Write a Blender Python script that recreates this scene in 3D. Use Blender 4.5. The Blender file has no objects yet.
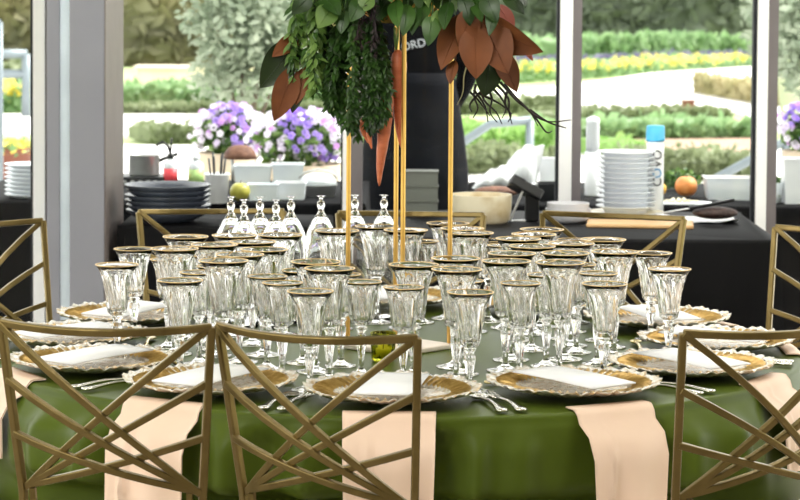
import bpy, math, random
from mathutils import Vector, Matrix
random.seed(7)
PI = math.pi
S = bpy.context.scene
COL = S.collection
rad = math.radians

# ------------------------------------------------------------------ camera
F = 2554.0                      # focal length in pixels of an 800 px wide frame
CAM = Vector((0.012, -5.7, 1.56))
PITCH, ROLL = rad(3.3), rad(0.4)
HORIZON = -25.0
SHIFT = -((250 - F * math.tan(PITCH)) - HORIZON) / 800.0
RM = Matrix.Rotation(PI / 2 - PITCH, 3, 'X') @ Matrix.Rotation(ROLL, 3, 'Z')
cd = bpy.data.cameras.new('camera')
cd.sensor_width = 36.0
cd.lens = F / 800.0 * 36.0
cd.shift_y = SHIFT
cd.clip_end = 400
cd.dof.use_dof = True
cd.dof.focus_distance = 5.2
cd.dof.aperture_fstop = 11.0
co = bpy.data.objects.new('camera', cd)
COL.objects.link(co)
co.matrix_world = Matrix.Translation(CAM) @ RM.to_4x4()
S.camera = co


def ray(px, py):
    return RM @ Vector(((px - 400) / F, (250 - py) / F + SHIFT * 800 / F, -1.0))


def P(px, py, y):                # point of the place on the plane y = const
    d = ray(px, py)
    return CAM + d * ((y - CAM.y) / d.y)


def G(px, py, z=0.0):            # point of the place at height z
    d = ray(px, py)
    return CAM + d * ((z - CAM.z) / d.z)


# ------------------------------------------------------------------ materials
def lin(c):
    return tuple(((v / 255.0) / 12.92 if v / 255.0 <= 0.04045 else ((v / 255.0 + 0.055) / 1.055) ** 2.4) for v in c) + (1.0,)


def mat(name, c, rough=0.5, metal=0.0, c2=None, scale=8.0, bump=0.0, bscale=60.0, spec=0.5, sheen=0.0, trans=0.0, ior=1.5, sub=0.0, contrast=(0.35, 0.65), stretch=None):
    m = bpy.data.materials.new(name)
    m.use_nodes = True
    nt = m.node_tree
    b = nt.nodes['Principled BSDF']
    b.inputs['Roughness'].default_value = rough
    b.inputs['Metallic'].default_value = metal
    b.inputs['Specular IOR Level'].default_value = spec
    b.inputs['IOR'].default_value = ior
    b.inputs['Transmission Weight'].default_value = trans
    if sheen:
        b.inputs['Sheen Weight'].default_value = sheen
    tc = nt.nodes.new('ShaderNodeTexCoord')
    vec = tc.outputs['Object']
    if stretch:
        mp = nt.nodes.new('ShaderNodeMapping')
        mp.inputs['Scale'].default_value = stretch
        nt.links.new(vec, mp.inputs['Vector'])
        vec = mp.outputs['Vector']
    n = nt.nodes.new('ShaderNodeTexNoise')
    n.inputs['Scale'].default_value = scale
    n.inputs['Detail'].default_value = 4
    nt.links.new(vec, n.inputs['Vector'])
    r = nt.nodes.new('ShaderNodeValToRGB')
    r.color_ramp.elements[0].position = contrast[0]
    r.color_ramp.elements[1].position = contrast[1]
    r.color_ramp.elements[0].color = lin(c)
    r.color_ramp.elements[1].color = lin(c2 if c2 else tuple(min(255, v * 1.06) for v in c))
    nt.links.new(n.outputs['Fac'], r.inputs['Fac'])
    nt.links.new(r.outputs['Color'], b.inputs['Base Color'])
    if bump:
        n2 = nt.nodes.new('ShaderNodeTexNoise')
        n2.inputs['Scale'].default_value = bscale
        nt.links.new(vec, n2.inputs['Vector'])
        bp = nt.nodes.new('ShaderNodeBump')
        bp.inputs['Strength'].default_value = bump
        bp.inputs['Distance'].default_value = 0.01
        nt.links.new(n2.outputs['Fac'], bp.inputs['Height'])
        nt.links.new(bp.outputs['Normal'], b.inputs['Normal'])
    return m


def leafmat(name, c, c2, scale=3.0, rough=0.45, trl=0.35, contrast=(0.35, 0.65)):
    m = mat(name, c, rough, 0, c2, scale, contrast=contrast)
    nt = m.node_tree
    b = nt.nodes['Principled BSDF']
    t = nt.nodes.new('ShaderNodeBsdfTranslucent')
    ramp = [x for x in nt.nodes if x.type == 'VALTORGB'][0]
    nt.links.new(ramp.outputs['Color'], t.inputs['Color'])
    mx = nt.nodes.new('ShaderNodeMixShader')
    mx.inputs[0].default_value = trl
    nt.links.new(b.outputs[0], mx.inputs[1])
    nt.links.new(t.outputs[0], mx.inputs[2])
    nt.links.new(mx.outputs[0], nt.nodes['Material Output'].inputs['Surface'])
    return m


def glassmat(name, color=(1, 1, 1, 1), ior=1.5, rough=0.0):
    m = bpy.data.materials.new(name)
    m.use_nodes = True
    nt = m.node_tree
    nt.nodes.remove(nt.nodes['Principled BSDF'])
    g = nt.nodes.new('ShaderNodeBsdfGlass')
    g.inputs['Color'].default_value = color
    g.inputs['IOR'].default_value = ior
    g.inputs['Roughness'].default_value = rough
    nt.links.new(g.outputs[0], nt.nodes['Material Output'].inputs['Surface'])
    return m


def panemat(name):
    m = bpy.data.materials.new(name)
    m.use_nodes = True
    nt = m.node_tree
    nt.nodes.remove(nt.nodes['Principled BSDF'])
    t = nt.nodes.new('ShaderNodeBsdfTransparent')
    t.inputs['Color'].default_value = (0.97, 0.985, 0.98, 1)
    g = nt.nodes.new('ShaderNodeBsdfGlossy')
    g.inputs['Roughness'].default_value = 0.02
    fr = nt.nodes.new('ShaderNodeFresnel')
    fr.inputs['IOR'].default_value = 1.22
    mx = nt.nodes.new('ShaderNodeMixShader')
    nt.links.new(fr.outputs[0], mx.inputs[0])
    nt.links.new(t.outputs[0], mx.inputs[1])
    nt.links.new(g.outputs[0], mx.inputs[2])
    nt.links.new(mx.outputs[0], nt.nodes['Material Output'].inputs['Surface'])
    return m


M = {}
M['gold'] = mat('brushed_gold', (114, 98, 58), 0.3, 0.8, (130, 112, 70), 14, 0.05, 200)
M['goldpost'] = mat('satin_gold_post', (205, 160, 82), 0.35, 0.8, (222, 178, 100), 10)
M['goldrim'] = mat('gold_rim', (222, 188, 128), 0.35, 0.6)
M['cushion'] = mat('white_cushion', (225, 218, 208), 0.7)
M['green'] = mat('green_satin', (72, 86, 24), 0.40, 0.0, (80, 95, 30), 3, 0.0, 500, 0.14)
M['peach'] = mat('peach_satin', (232, 202, 180), 0.5, 0, (240, 212, 192), 4, 0.05, 400, 0.35)
M['card'] = mat('white_card', (230, 231, 235), 0.6)
M['plategold'] = mat('charger_gold', (164, 128, 62), 0.3, 0.75, (200, 166, 100), 60)
M['platesilver'] = mat('charger_pearl', (226, 221, 210), 0.25, 0.5, (180, 146, 88), 70, 0.4, 90, contrast=(0.47, 0.70))
M['silver'] = mat('polished_silver', (222, 220, 214), 0.16, 1.0)
M['palegold'] = mat('pale_gold_metal', (226, 208, 160), 0.25, 0.8)
M['crystal'] = glassmat('clear_crystal', (1, 1, 1, 1), 1.53)
M['votive'] = glassmat('yellow_green_glass', (0.86, 0.86, 0.30, 1), 1.45, 0.08)
M['amber'] = glassmat('amber_glass', (0.85, 0.50, 0.12, 1), 1.45, 0.08)
M['wax'] = mat('candle_wax', (240, 232, 205), 0.5)
M['standbase'] = mat('blush_base', (226, 214, 200), 0.35, 0.2)
M['black'] = mat('black_cloth', (9, 9, 11), 0.7, 0, (14, 14, 17), 6, spec=0.12)
M['slate'] = mat('black_satin_cloth', (8, 8, 10), 0.6, 0, (12, 12, 15), 5, spec=0.14)
M['column'] = mat('grey_column_paint', (132, 133, 143), 0.5, 0, (138, 139, 149), 3)
M['columnside'] = mat('taupe_column_side', (120, 110, 106), 0.5)
M['columnglint'] = mat('painted_glint_strip', (214, 228, 242), 0.3, 0.3)  # window glint on the column, put into a pale strip colour
M['white'] = mat('white_aluminium', (250, 251, 253), 0.4)
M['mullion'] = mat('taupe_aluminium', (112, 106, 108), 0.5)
M['gasket'] = mat('black_gasket', (18, 22, 30), 0.6)
M['pane'] = panemat('clear_pane')
M['floor'] = mat('carpet', (150, 140, 130), 0.95, 0, (164, 154, 144), 30, 0.3, 300)
M['ceiling'] = mat('ceiling_paint', (244, 242, 238), 0.9)
M['porcelain'] = mat('white_porcelain', (232, 236, 242), 0.25)
M['greyporcelain'] = mat('grey_glaze', (92, 98, 110), 0.25, 0, (70, 75, 86), 12)
M['darkbowl'] = mat('charcoal_glaze', (84, 92, 106), 0.25, 0, (66, 72, 84), 10)
M['cream'] = mat('cream_glaze', (226, 216, 190), 0.3, 0, (188, 164, 116), 9, contrast=(0.5, 0.7))
M['plastic'] = mat('white_plastic', (238, 240, 244), 0.35)
M['clearplastic'] = mat('frosted_plastic', (236, 242, 248), 0.3, trans=0.2, ior=1.2)
M['blackplastic'] = mat('black_plastic', (16, 17, 20), 0.35)
M['steel'] = mat('stainless_steel', (216, 216, 214), 0.3, 0.6, (200, 200, 198), 20)
M['red'] = mat('red_label', (226, 70, 80), 0.4)
M['greenlabel'] = mat('green_label', (176, 208, 130), 0.4)
M['orange'] = mat('orange_peel', (240, 160, 92), 0.45, 0, (232, 140, 70), 30, 0.15, 200)
M['lemon'] = mat('lemon_peel', (226, 184, 74), 0.45, 0, (210, 160, 50), 20)
M['apple'] = mat('green_apple_skin', (190, 184, 84), 0.35, 0, (150, 146, 52), 10)
M['carrot'] = mat('carrot_skin', (206, 116, 76), 0.5, 0, (186, 96, 60), 18, 0.15, 60, stretch=(1, 1, 4))
M['wood'] = mat('pale_board', (228, 188, 136), 0.5, 0, (206, 160, 106), 6, stretch=(1, 9, 1))
M['bread'] = mat('brown_food', (128, 88, 68), 0.7, 0, (96, 62, 48), 30, 0.4, 90)
M['meat'] = mat('dark_food', (74, 54, 50), 0.55, 0, (52, 38, 36), 40, 0.5, 80)
M['pinkfood'] = mat('pink_food', (206, 150, 130), 0.6, 0, (240, 214, 200), 40)
M['chef'] = mat('charcoal_uniform', (9, 10, 14), 0.85, 0, (13, 14, 18), 12, spec=0.1)
M['apron'] = mat('dark_apron', (14, 15, 20), 0.8, 0, (19, 21, 27), 9, spec=0.1)
M['skin'] = mat('skin', (150, 104, 82), 0.55)
M['hair'] = mat('dark_hair', (34, 26, 22), 0.6)
M['print'] = mat('white_print', (205, 208, 214), 0.6)
M['bluecap'] = mat('blue_cap', (84, 186, 236), 0.35)
M['ink'] = mat('black_ink', (44, 48, 56), 0.5)
M['blueink'] = mat('blue_ink', (70, 150, 205), 0.5)
M['concrete'] = mat('pale_concrete', (226, 222, 218), 0.85, 0, (238, 235, 232), 0.8)
M['stone'] = mat('cream_stone', (226, 208, 180), 0.8, 0, (240, 226, 206), 1.5, 0.3, 8)
M['soil'] = mat('red_brown_mulch', (168, 136, 118), 0.95, 0, (186, 158, 138), 3, 0.6, 20)
M['lawn'] = mat('lawn', (160, 176, 122), 0.9, 0, (180, 192, 144), 2.0, 0.5, 30)
M['rail'] = mat('grey_rail_metal', (122, 132, 138), 0.4, 0.3)
M['terracotta'] = mat('brown_planter', (122, 74, 58), 0.7)
M['beige'] = mat('beige_planter', (206, 190, 166), 0.7, 0, (190, 172, 148), 5)
M['bark'] = mat('bark', (110, 98, 84), 0.9, 0, (84, 74, 62), 8, 0.5, 20)
# leaves
M['leafdark'] = leafmat('dark_green_leaf', (30, 50, 20), (52, 84, 34), 12, 0.35, 0.15)
M['leafmid'] = leafmat('mid_green_leaf', (46, 78, 32), (72, 108, 46), 14, 0.35, 0.2)
M['leaflight'] = leafmat('light_green_leaf', (92, 128, 60), (132, 164, 86), 14, 0.4, 0.3)
M['magbrown'] = leafmat('rust_magnolia_underside', (138, 78, 36), (104, 56, 26), 9, 0.6, 0.15)
M['maggreen'] = leafmat('magnolia_green_side', (34, 48, 24), (48, 64, 34), 9, 0.3, 0.1)
M['pinkleaf'] = leafmat('dusty_pink_leaf', (196, 120, 104), (170, 92, 80), 9, 0.5, 0.2)
M['root'] = mat('dark_root', (36, 28, 26), 0.8)
M['purpleplume'] = leafmat('dark_purple_plume', (44, 30, 36), (66, 50, 50), 12, 0.6, 0.1)
M['treeA'] = leafmat('hazy_olive_tree', (144, 144, 118), (182, 172, 128), 0.55, 0.7, 0.45)  # distance haze put into the leaf colours, pale and greyed
M['treeB'] = leafmat('hazy_green_tree', (112, 124, 106), (150, 160, 138), 0.5, 0.7, 0.45)  # same haze tint in the greener far foliage
M['treeC'] = leafmat('bright_green_tree', (140, 180, 100), (176, 204, 128), 0.5, 0.7, 0.45)
M['olive'] = leafmat('silver_olive_leaf', (128, 144, 120), (176, 186, 164), 6, 0.5, 0.35)
M['hedge'] = leafmat('clipped_hedge_leaf', (116, 128, 90), (150, 160, 122), 2.5, 0.6, 0.3)
M['shrub'] = leafmat('fresh_green_shrub', (130, 164, 112), (172, 200, 150), 2.5, 0.6, 0.4)
M['dryplant'] = leafmat('straw_green_plant', (170, 166, 120), (196, 186, 146), 2.5, 0.7, 0.4)
M['yellowfl'] = leafmat('yellow_petal', (248, 226, 84), (250, 236, 140), 4, 0.6, 0.4)
M['purplefl'] = leafmat('violet_petal', (166, 136, 228), (196, 172, 240), 9, 0.6, 0.4)
M['whitefl'] = leafmat('white_petal', (246, 242, 250), (236, 226, 246), 9, 0.6, 0.4)
M['lilacfl'] = leafmat('lilac_petal', (214, 160, 226), (226, 186, 240), 9, 0.6, 0.4)
M['orangefl'] = leafmat('orange_petal', (240, 150, 70), (246, 176, 100), 9, 0.6, 0.4)
M['darkpurple'] = leafmat('dusty_purple_plant', (112, 110, 138), (140, 134, 160), 3, 0.7, 0.3)


# ------------------------------------------------------------------ mesh helpers
class MB:
    def __init__(self):
        self.v, self.f, self.m = [], [], []

    def add(self, vs, fs, mi=0):
        b = len(self.v)
        self.v.extend(tuple(v) for v in vs)
        for f in fs:
            self.f.append(tuple(b + i for i in f))
            self.m.append(mi)

    def box(self, lo, hi, mi=0, X=None):
        (a, b, c), (d, e, f) = lo, hi
        vs = [Vector(p) for p in ((a, b, c), (d, b, c), (d, e, c), (a, e, c), (a, b, f), (d, b, f), (d, e, f), (a, e, f))]
        if X is not None:
            vs = [X @ v for v in vs]
        self.add(vs, [(0, 3, 2, 1), (4, 5, 6, 7), (0, 1, 5, 4), (1, 2, 6, 5), (2, 3, 7, 6), (3, 0, 4, 7)], mi)

    def tube(self, pts, r, n=8, mi=0, caps=True):
        pts = [Vector(p) for p in pts]
        k = len(pts)
        rs = r if isinstance(r, (list, tuple)) else [r] * k
        vs, fs = [], []
        up = Vector((0.13, 0.31, 0.94)).normalized()
        prev = None
        for i, p in enumerate(pts):
            t = (pts[min(i + 1, k - 1)] - pts[max(i - 1, 0)]).normalized()
            if prev is None:
                a = t.cross(up)
                if a.length < 1e-3:
                    a = t.cross(Vector((1, 0, 0)))
            else:
                a = prev - t * prev.dot(t)
            a.normalize()
            prev = a
            b = t.cross(a)
            for j in range(n):
                w = 2 * PI * j / n
                vs.append(p + (a * math.cos(w) + b * math.sin(w)) * rs[i])
        for i in range(k - 1):
            for j in range(n):
                q = (j + 1) % n
                fs.append((i * n + j, i * n + q, (i + 1) * n + q, (i + 1) * n + j))
        if caps:
            fs.append(tuple(range(n))[::-1])
            fs.append(tuple((k - 1) * n + j for j in range(n)))
        self.add(vs, fs, mi)

    def bar(self, pts, nrm, w, h, mi=0):
        """square-section bar along pts; nrm gives the thickness direction"""
        pts = [Vector(p) for p in pts]
        k = len(pts)
        vs, fs = [], []
        for i, p in enumerate(pts):
            t = (pts[min(i + 1, k - 1)] - pts[max(i - 1, 0)]).normalized()
            nn = Vector(nrm[i] if isinstance(nrm, list) else nrm)
            nn = (nn - t * nn.dot(t)).normalized()
            s = t.cross(nn)
            for (a, b) in ((-1, -1), (1, -1), (1, 1), (-1, 1)):
                vs.append(p + s * (a * w / 2) + nn * (b * h / 2))
        for i in range(k - 1):
            for j in range(4):
                q = (j + 1) % 4
                fs.append((i * 4 + j, i * 4 + q, (i + 1) * 4 + q, (i + 1) * 4 + j))
        fs.append((3, 2, 1, 0))
        fs.append(tuple((k - 1) * 4 + j for j in range(4)))
        self.add(vs, fs, mi)

    def lathe(self, prof, n=32, c=(0, 0, 0), mi=0, mod=None, mis=None):
        """prof: (r, z) list; a first/last r of 0 closes with a pole; mod(r,z,angle)->(r,z)"""
        vs, fs, ms, rows = [], [], [], []
        for (r, z) in prof:
            if r <= 1e-6:
                rows.append([len(vs)])
                vs.append((c[0], c[1], c[2] + z))
            else:
                row = []
                for j in range(n):
                    a = 2 * PI * j / n
                    rr, zz = mod(r, z, a) if mod else (r, z)
                    row.append(len(vs))
                    vs.append((c[0] + rr * math.cos(a), c[1] + rr * math.sin(a), c[2] + zz))
                rows.append(row)
        for i in range(len(rows) - 1):
            A, B = rows[i], rows[i + 1]
            cm = mis[i] if mis else mi
            if len(A) == 1 and len(B) == 1:
                continue
            for j in range(n):
                q = (j + 1) % n
                if len(A) == 1:
                    fs.append((A[0], B[q], B[j]))
                elif len(B) == 1:
                    fs.append((A[j], A[q], B[0]))
                else:
                    fs.append((A[j], A[q], B[q], B[j]))
                ms.append(cm)
        b = len(self.v)
        self.v.extend(vs)
        self.f.extend(tuple(b + i for i in f) for f in fs)
        self.m.extend(ms)

    def ball(self, c, r, n=16, k=10, mi=0, s=(1, 1, 1)):
        c = Vector(c)
        vs = [c + Vector((0, 0, -r * s[2]))]
        fs = []
        for i in range(1, k):
            t = -PI / 2 + PI * i / k
            for j in range(n):
                a = 2 * PI * j / n
                vs.append(c + Vector((r * s[0] * math.cos(t) * math.cos(a), r * s[1] * math.cos(t) * math.sin(a), r * s[2] * math.sin(t))))
        vs.append(c + Vector((0, 0, r * s[2])))
        for j in range(n):
            q = (j + 1) % n
            fs.append((0, 1 + q, 1 + j))
            for i in range(k - 2):
                a, b = 1 + i * n, 1 + (i + 1) * n
                fs.append((a + j, a + q, b + q, b + j))
            e = 1 + (k - 2) * n
            fs.append((e + j, e + q, len(vs) - 1))
        self.add(vs, fs, mi)

    def leaf(self, base, tip, width, face, curl=0.1, cup=0.15, mi=0, n=6, shape=0.42, back=None):
        """a blade from base to tip; face: direction its upper side looks to; back: material of the lower side (adds thickness)"""
        base, tip, face = Vector(base), Vector(tip), Vector(face)
        ax = tip - base
        L = ax.length
        t = ax / L
        f = (face - t * face.dot(t))
        if f.length < 1e-4:
            f = t.orthogonal()
        f.normalize()
        s = t.cross(f)
        rows = []
        for i in range(n + 1):
            u = i / n
            w = width / 2 * (math.sin(PI * u ** (math.log(0.5) / math.log(shape))) ** 0.8 if 0 < u < 1 else 0.02)
            mid = base + ax * u + f * (curl * L * (math.sin(PI * u) - 0.0))
            rows.append((mid - s * w + f * (cup * w), mid, mid + s * w + f * (cup * w)))
        vs = [p for r in rows for p in r]
        fs = []
        for i in range(n):
            a = i * 3
            fs += [(a, a + 1, a + 4, a + 3), (a + 1, a + 2, a + 5, a + 4)]
        self.add(vs, fs, mi)
        if back is not None:
            vs2 = [p - f * 0.0012 for p in vs]
            self.add(vs2, [x[::-1] for x in fs], back)

    def build(self, name, mats, parent=None, smooth=True, loc=None, bevel=0, sub=0, edge=False):
        me = bpy.data.meshes.new(name)
        me.from_pydata(self.v, [], self.f)
        if not isinstance(mats, (list, tuple)):
            mats = [mats]
        for m in mats:
            me.materials.append(m)
        me.polygons.foreach_set('material_index', self.m)
        me.polygons.foreach_set('use_smooth', [smooth] * len(self.f))
        me.update()
        o = bpy.data.objects.new(name, me)
        COL.objects.link(o)
        if parent is not None:
            o.parent = parent
        if loc is not None:
            o.location = loc
        if bevel:
            b = o.modifiers.new('bevel', 'BEVEL')
            b.width = bevel
            b.segments = 2
            b.limit_method = 'ANGLE'
            b.angle_limit = rad(35)
        if sub:
            s = o.modifiers.new('sub', 'SUBSURF')
            s.levels = sub
            s.render_levels = sub
        return o


def tag(o, label=None, cat=None, group=None, kind=None):
    if label:
        o['label'] = label
    if cat:
        o['category'] = cat
    if group:
        o['group'] = group
    if kind:
        o['kind'] = kind
    return o


def thing(name, label, cat, loc=(0, 0, 0), rz=0.0, group=None):
    o = bpy.data.objects.new(name, None)
    o.empty_display_size = 0.05
    COL.objects.link(o)
    o.location = loc
    o.rotation_euler = (0, 0, rz)
    return tag(o, label, cat, group)


def dup(root, loc, rz=0.0, label=None, group=None):
    r = root.copy()
    COL.objects.link(r)
    r.location = loc
    r.rotation_euler = (0, 0, rz)
    if label:
        r['label'] = label
    if group:
        r['group'] = group
    for ch in list(root.children):
        c = ch.copy()
        COL.objects.link(c)
        c.parent = r
        for g in list(ch.children):
            d = g.copy()
            COL.objects.link(d)
            d.parent = c
    return r


def struct(name, mb, m, smooth=False, **k):
    return tag(mb.build(name, m, smooth=smooth, **k), kind='structure')


def sm(o, ang=40):
    """keep creases sharp on a smooth-shaded mesh"""
    o.data.set_sharp_from_angle(angle=rad(ang))
    return o


def smoothstep(a, b, x):
    t = max(0.0, min(1.0, (x - a) / (b - a)))
    return t * t * (3 - 2 * t)


TABLE_Z = 0.724
R_T = 0.91                     # outer radius of the clothed table

# ------------------------------------------------------------------ the setting
WALL_Y = 3.1                    # plane of the window wall
CEIL = 3.25
mb = MB(); mb.box((-5, -9, -0.1), (5, WALL_Y + 0.1, 0)); struct('floor', mb, M['floor'])
mb = MB(); mb.box((-5, -9, CEIL), (5, WALL_Y + 0.1, CEIL + 0.2)); struct('ceiling', mb, M['ceiling'])

mb = MB(); mb.box((-3.6, -9.0, 0), (5, -8.9, CEIL)); struct('blocker_wall_back', mb, mat('wall_paint', (120, 112, 104), 0.85))  # unseen wall, added to cut the light from behind the camera
mb = MB(); mb.box((4.9, -8.9, 0), (5.0, -2.2, CEIL)); struct('blocker_wall_right', mb, mat('wall_paint_dark', (150, 142, 132), 0.85))  # unseen wall, added to darken the right front of the table


def wx(px):                     # world x of a picture column on the window wall
    return P(px, 150, WALL_Y).x


# mullions: black gasket | white aluminium | taupe return
posts = [(31, 34.5, 46, 47.5), (341, 343, 349.5, 362.5), (555.5, 558.5, 571, 580.5), (751.5, 755, 765.5, 776)]
xs = [(-5.0, -5.0)] + [(wx(a), wx(d)) for (a, b, c, d) in posts] + [(5.0, 5.0)]
for i in range(5):
    x0, x1 = xs[i][1], xs[i + 1][0]
    mb = MB(); mb.box((x0, WALL_Y - 0.006, 0.0), (x1, WALL_Y + 0.006, CEIL))
    w = struct('window_%d' % (i + 1), mb, M['pane'])
    if i < 4:
        a, b, c, d = [wx(v) for v in posts[i]]
        fr = MB()
        fr.box((b, WALL_Y - 0.035, 0), (c, WALL_Y + 0.04, CEIL))
        fo = fr.build('window_frame', M['white'], w, smooth=False)
        ga = MB(); ga.box((a, WALL_Y - 0.012, 0), (b, WALL_Y + 0.03, CEIL)); ga.build('gasket', M['gasket'], fo, smooth=False)
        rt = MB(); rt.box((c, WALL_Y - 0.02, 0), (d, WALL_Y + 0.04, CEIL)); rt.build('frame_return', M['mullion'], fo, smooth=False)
# free-standing grey column before the windows
cy0, cy1 = WALL_Y - 0.62, WALL_Y - 0.08
c0, c1, c2, c3 = [P(v, 150, cy0).x for v in (46.5, 59, 69.5, 104)]
mb = MB()
mb.box((c0, cy0 + 0.012, 0), (c1, cy1, CEIL), 0)
mb.box((c1, cy0 + 0.02, 0), (c2, cy1, CEIL), 2)  # recessed channel that carries the painted glint
mb.box((c2, cy0, 0), (c3, cy1, CEIL), 0)
mb.box((c3, cy0 + 0.006, 0), (c3 + 0.004, cy1, CEIL), 1)
struct('column', mb, [M['column'], M['columnside'], M['columnglint']], bevel=0.006)

# outdoor ground
mb = MB(); mb.box((-60, WALL_Y + 0.1, -0.3), (60, 120, -0.02)); mb.box((-60, -40, -0.3), (-5, WALL_Y + 0.1, -0.02)); mb.box((5, -40, -0.3), (60, WALL_Y + 0.1, -0.02)); struct('ground', mb, M['lawn'])


def patch(name, pix, m, z=0.0, kind='structure'):
    """a flat ground slab whose outline is given on the ground plane"""
    pts = [G(x, y, 0.0) for (x, y) in pix]
    n = len(pts)
    mb = MB()
    mb.add([(p.x, p.y, z) for p in pts] + [(p.x, p.y, -0.06) for p in pts],
           [tuple(range(n))] + [(i, (i + 1) % n, n + (i + 1) % n, n + i) for i in range(n)])
    return struct(name, mb, m)


mb = MB(); mb.box((-14, WALL_Y + 0.1, -0.06), (14, 17.5, 0.0)); struct('patio', mb, M['concrete'])
patch('path', [(-80, 133), (-80, 114), (130, 113), (265, 115), (345, 116), (345, 136), (200, 136)], M['concrete'], 0.0)
patch('path_curve', [(560, 113), (470, 102), (470, 93), (560, 86), (600, 81), (650, 73), (700, 68.5), (790, 64), (860, 62), (860, 140), (775, 140), (752, 118),
                     (740, 104), (700, 98), (686, 92), (700, 106), (740, 116)][:10] + [(752, 118), (735, 112), (640, 113)], M['concrete'], 0.005)
patch('mulch_bed', [(560, 151), (560, 137), (760, 136), (760, 152)], M['soil'], 0.01)
patch('mulch_bed', [(118, 112), (118, 100), (345, 100), (345, 112)], M['soil'], 0.01)

# ------------------------------------------------------------------ gold lattice-back chairs
CH_TOP, CH_BOT, BW = 0.93, 0.612, 0.386


def back_pt(u, v, off=0.0):
    """point on the curved, leaning chair back: u -1..1 across, v 0 bottom corner .. 1 top rail"""
    half = (BW / 2) * (0.865 + 0.135 * v)
    y = -0.005 - 0.056 * v - 0.062 * (1 - u * u) * (0.75 + 0.25 * v)
    z = CH_BOT + (CH_TOP - CH_BOT) * v - 0.006 * (1 - u * u) * v
    nx = Vector((0.45 * u, -1.0, -0.18)).normalized()
    return Vector((u * half, y, z)) + nx * off, nx


def back_bar(mb, a, b, off=0.0, w=0.0128, n=9):
    pts, nr = [], []
    for i in range(n):
        s = i / (n - 1)
        p, q = back_pt(a[0] + (b[0] - a[0]) * s, a[1] + (b[1] - a[1]) * s, off)
        pts.append(p); nr.append(q)
    mb.bar(pts, nr, w, 0.012)


def make_chair(label):
    t = thing('dining_chair', label, 'chair', group='gold lattice-back dining chairs')
    g = M['gold']
    mb = MB(); back_bar(mb, (-1, 1), (1, 1), 0, 0.0145, 15); mb.build('top_rail', g, t, smooth=False, bevel=0.003)
    for s in (-1, 1):
        mb = MB()
        pts = [Vector((s * 0.172, 0.06, 0.0)), Vector((s * 0.166, 0.015, 0.44))] + [back_pt(s, v)[0] for v in (0.0, 0.35, 0.7, 1.0)]
        mb.bar(pts, [Vector((0, -1, 0))] * 2 + [back_pt(s, 0)[1]] * 4, 0.0145, 0.0145)
        mb.build('back_post', g, t, smooth=False, bevel=0.003)
    for s in (-1, 1):
        for v1 in (1.0, 0.67, 0.35):
            mb = MB()
            back_bar(mb, (-s * 1.0, v1), (s * 0.97, 0.02 + (1 - v1) * 0.02), 0.003 * s)
            mb.build('lattice_bar', g, t, smooth=False, bevel=0.002)
    for s in (-1, 1):
        mb = MB()
        a = back_pt(s * 0.87, 0.03)[0]
        mb.bar([a, Vector((s * 0.142, 0.02, 0.44))], Vector((0, -1, 0)), 0.011, 0.011)
        mb.build('back_strut', g, t, smooth=False)
    for s in (-1, 1):
        mb = MB(); mb.bar([Vector((s * 0.178, 0.37, 0)), Vector((s * 0.172, 0.352, 0.44))], Vector((0, -1, 0)), 0.018, 0.018)
        mb.build('front_leg', g, t, smooth=False, bevel=0.003)
    mb = MB()
    for s in (-1, 1):
        mb.box((s * 0.17 - 0.009, 0.02, 0.425), (s * 0.17 + 0.009, 0.36, 0.45))
    mb.box((-0.17, 0.342, 0.425), (0.17, 0.36, 0.45)); mb.box((-0.17, 0.006, 0.425), (0.17, 0.024, 0.45))
    mb.build('seat_frame', g, t, smooth=False)
    # cushion: a rounded, slightly domed pad
    mb = MB()
    n, rows = 36, []
    def sq(a, r):
        c, s = math.cos(a), math.sin(a)
        k = (abs(c) ** 5 + abs(s) ** 5) ** (-0.2)
        return Vector((0.178 * r * c * k, 0.195 + 0.168 * r * s * k, 0))
    vs, fs = [], []
    prof = [(0.94, 0.452), (1.0, 0.462), (1.0, 0.482), (0.95, 0.496), (0.7, 0.505), (0.3, 0.509)]
    for (r, z) in prof:
        for j in range(n):
            vs.append(sq(2 * PI * j / n, r) + Vector((0, 0, z)))
    for i in range(len(prof) - 1):
        for j in range(n):
            q = (j + 1) % n
            fs.append((i * n + j, i * n + q, (i + 1) * n + q, (i + 1) * n + j))
    fs.append(tuple(range(n))[::-1]); fs.append(tuple((len(prof) - 1) * n + j for j in range(n)))
    mb.add(vs, fs)
    mb.build('seat_cushion', M['cushion'], t)
    return t


def chair_from_corners(pa, pb):
    """pa = picture spot of the sitter's left top corner, pb = the right one"""
    a, b = G(pa[0], pa[1], CH_TOP), G(pb[0], pb[1], CH_TOP)
    d = b - a
    ang = math.atan2(d.y, d.x)
    mid = (a + b) / 2
    off = Matrix.Rotation(ang, 3, 'Z') @ Vector((0, -0.061, 0))
    return (mid.x - off.x, mid.y - off.y, 0.0), ang


chairs = []
L0, A0 = chair_from_corners((1, 322), (211, 327))
L1, A1 = chair_from_corners((217, 325), (419, 338))
cL = G(683, 333, CH_TOP)
a3 = rad(28)
L3 = (cL.x + BW / 2 * math.cos(a3) - math.sin(a3) * 0.061, cL.y + BW / 2 * math.sin(a3) + math.cos(a3) * 0.061, 0.0)
L4, A4 = chair_from_corners((284, 212), (137, 213))
L4 = (L4[0], L4[1] + 0.03, 0.0)
L5, A5 = chair_from_corners((485, 216), (337, 214))
L5 = (L5[0], L5[1] + 0.03, 0.0)
L6, A6 = chair_from_corners((688, 220), (540, 214))
L6 = (L6[0], L6[1] + 0.03, 0.0)
cR = G(43, 220.5, CH_TOP)            # left-hand chair, its right picture corner
aL = rad(-128)
L7 = (cR.x + BW / 2 * math.cos(aL) - 0.061 * -math.sin(aL) * 0 + 0.0, cR.y + BW / 2 * math.sin(aL), 0.0)
cD = G(775, 227, CH_TOP)
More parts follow.
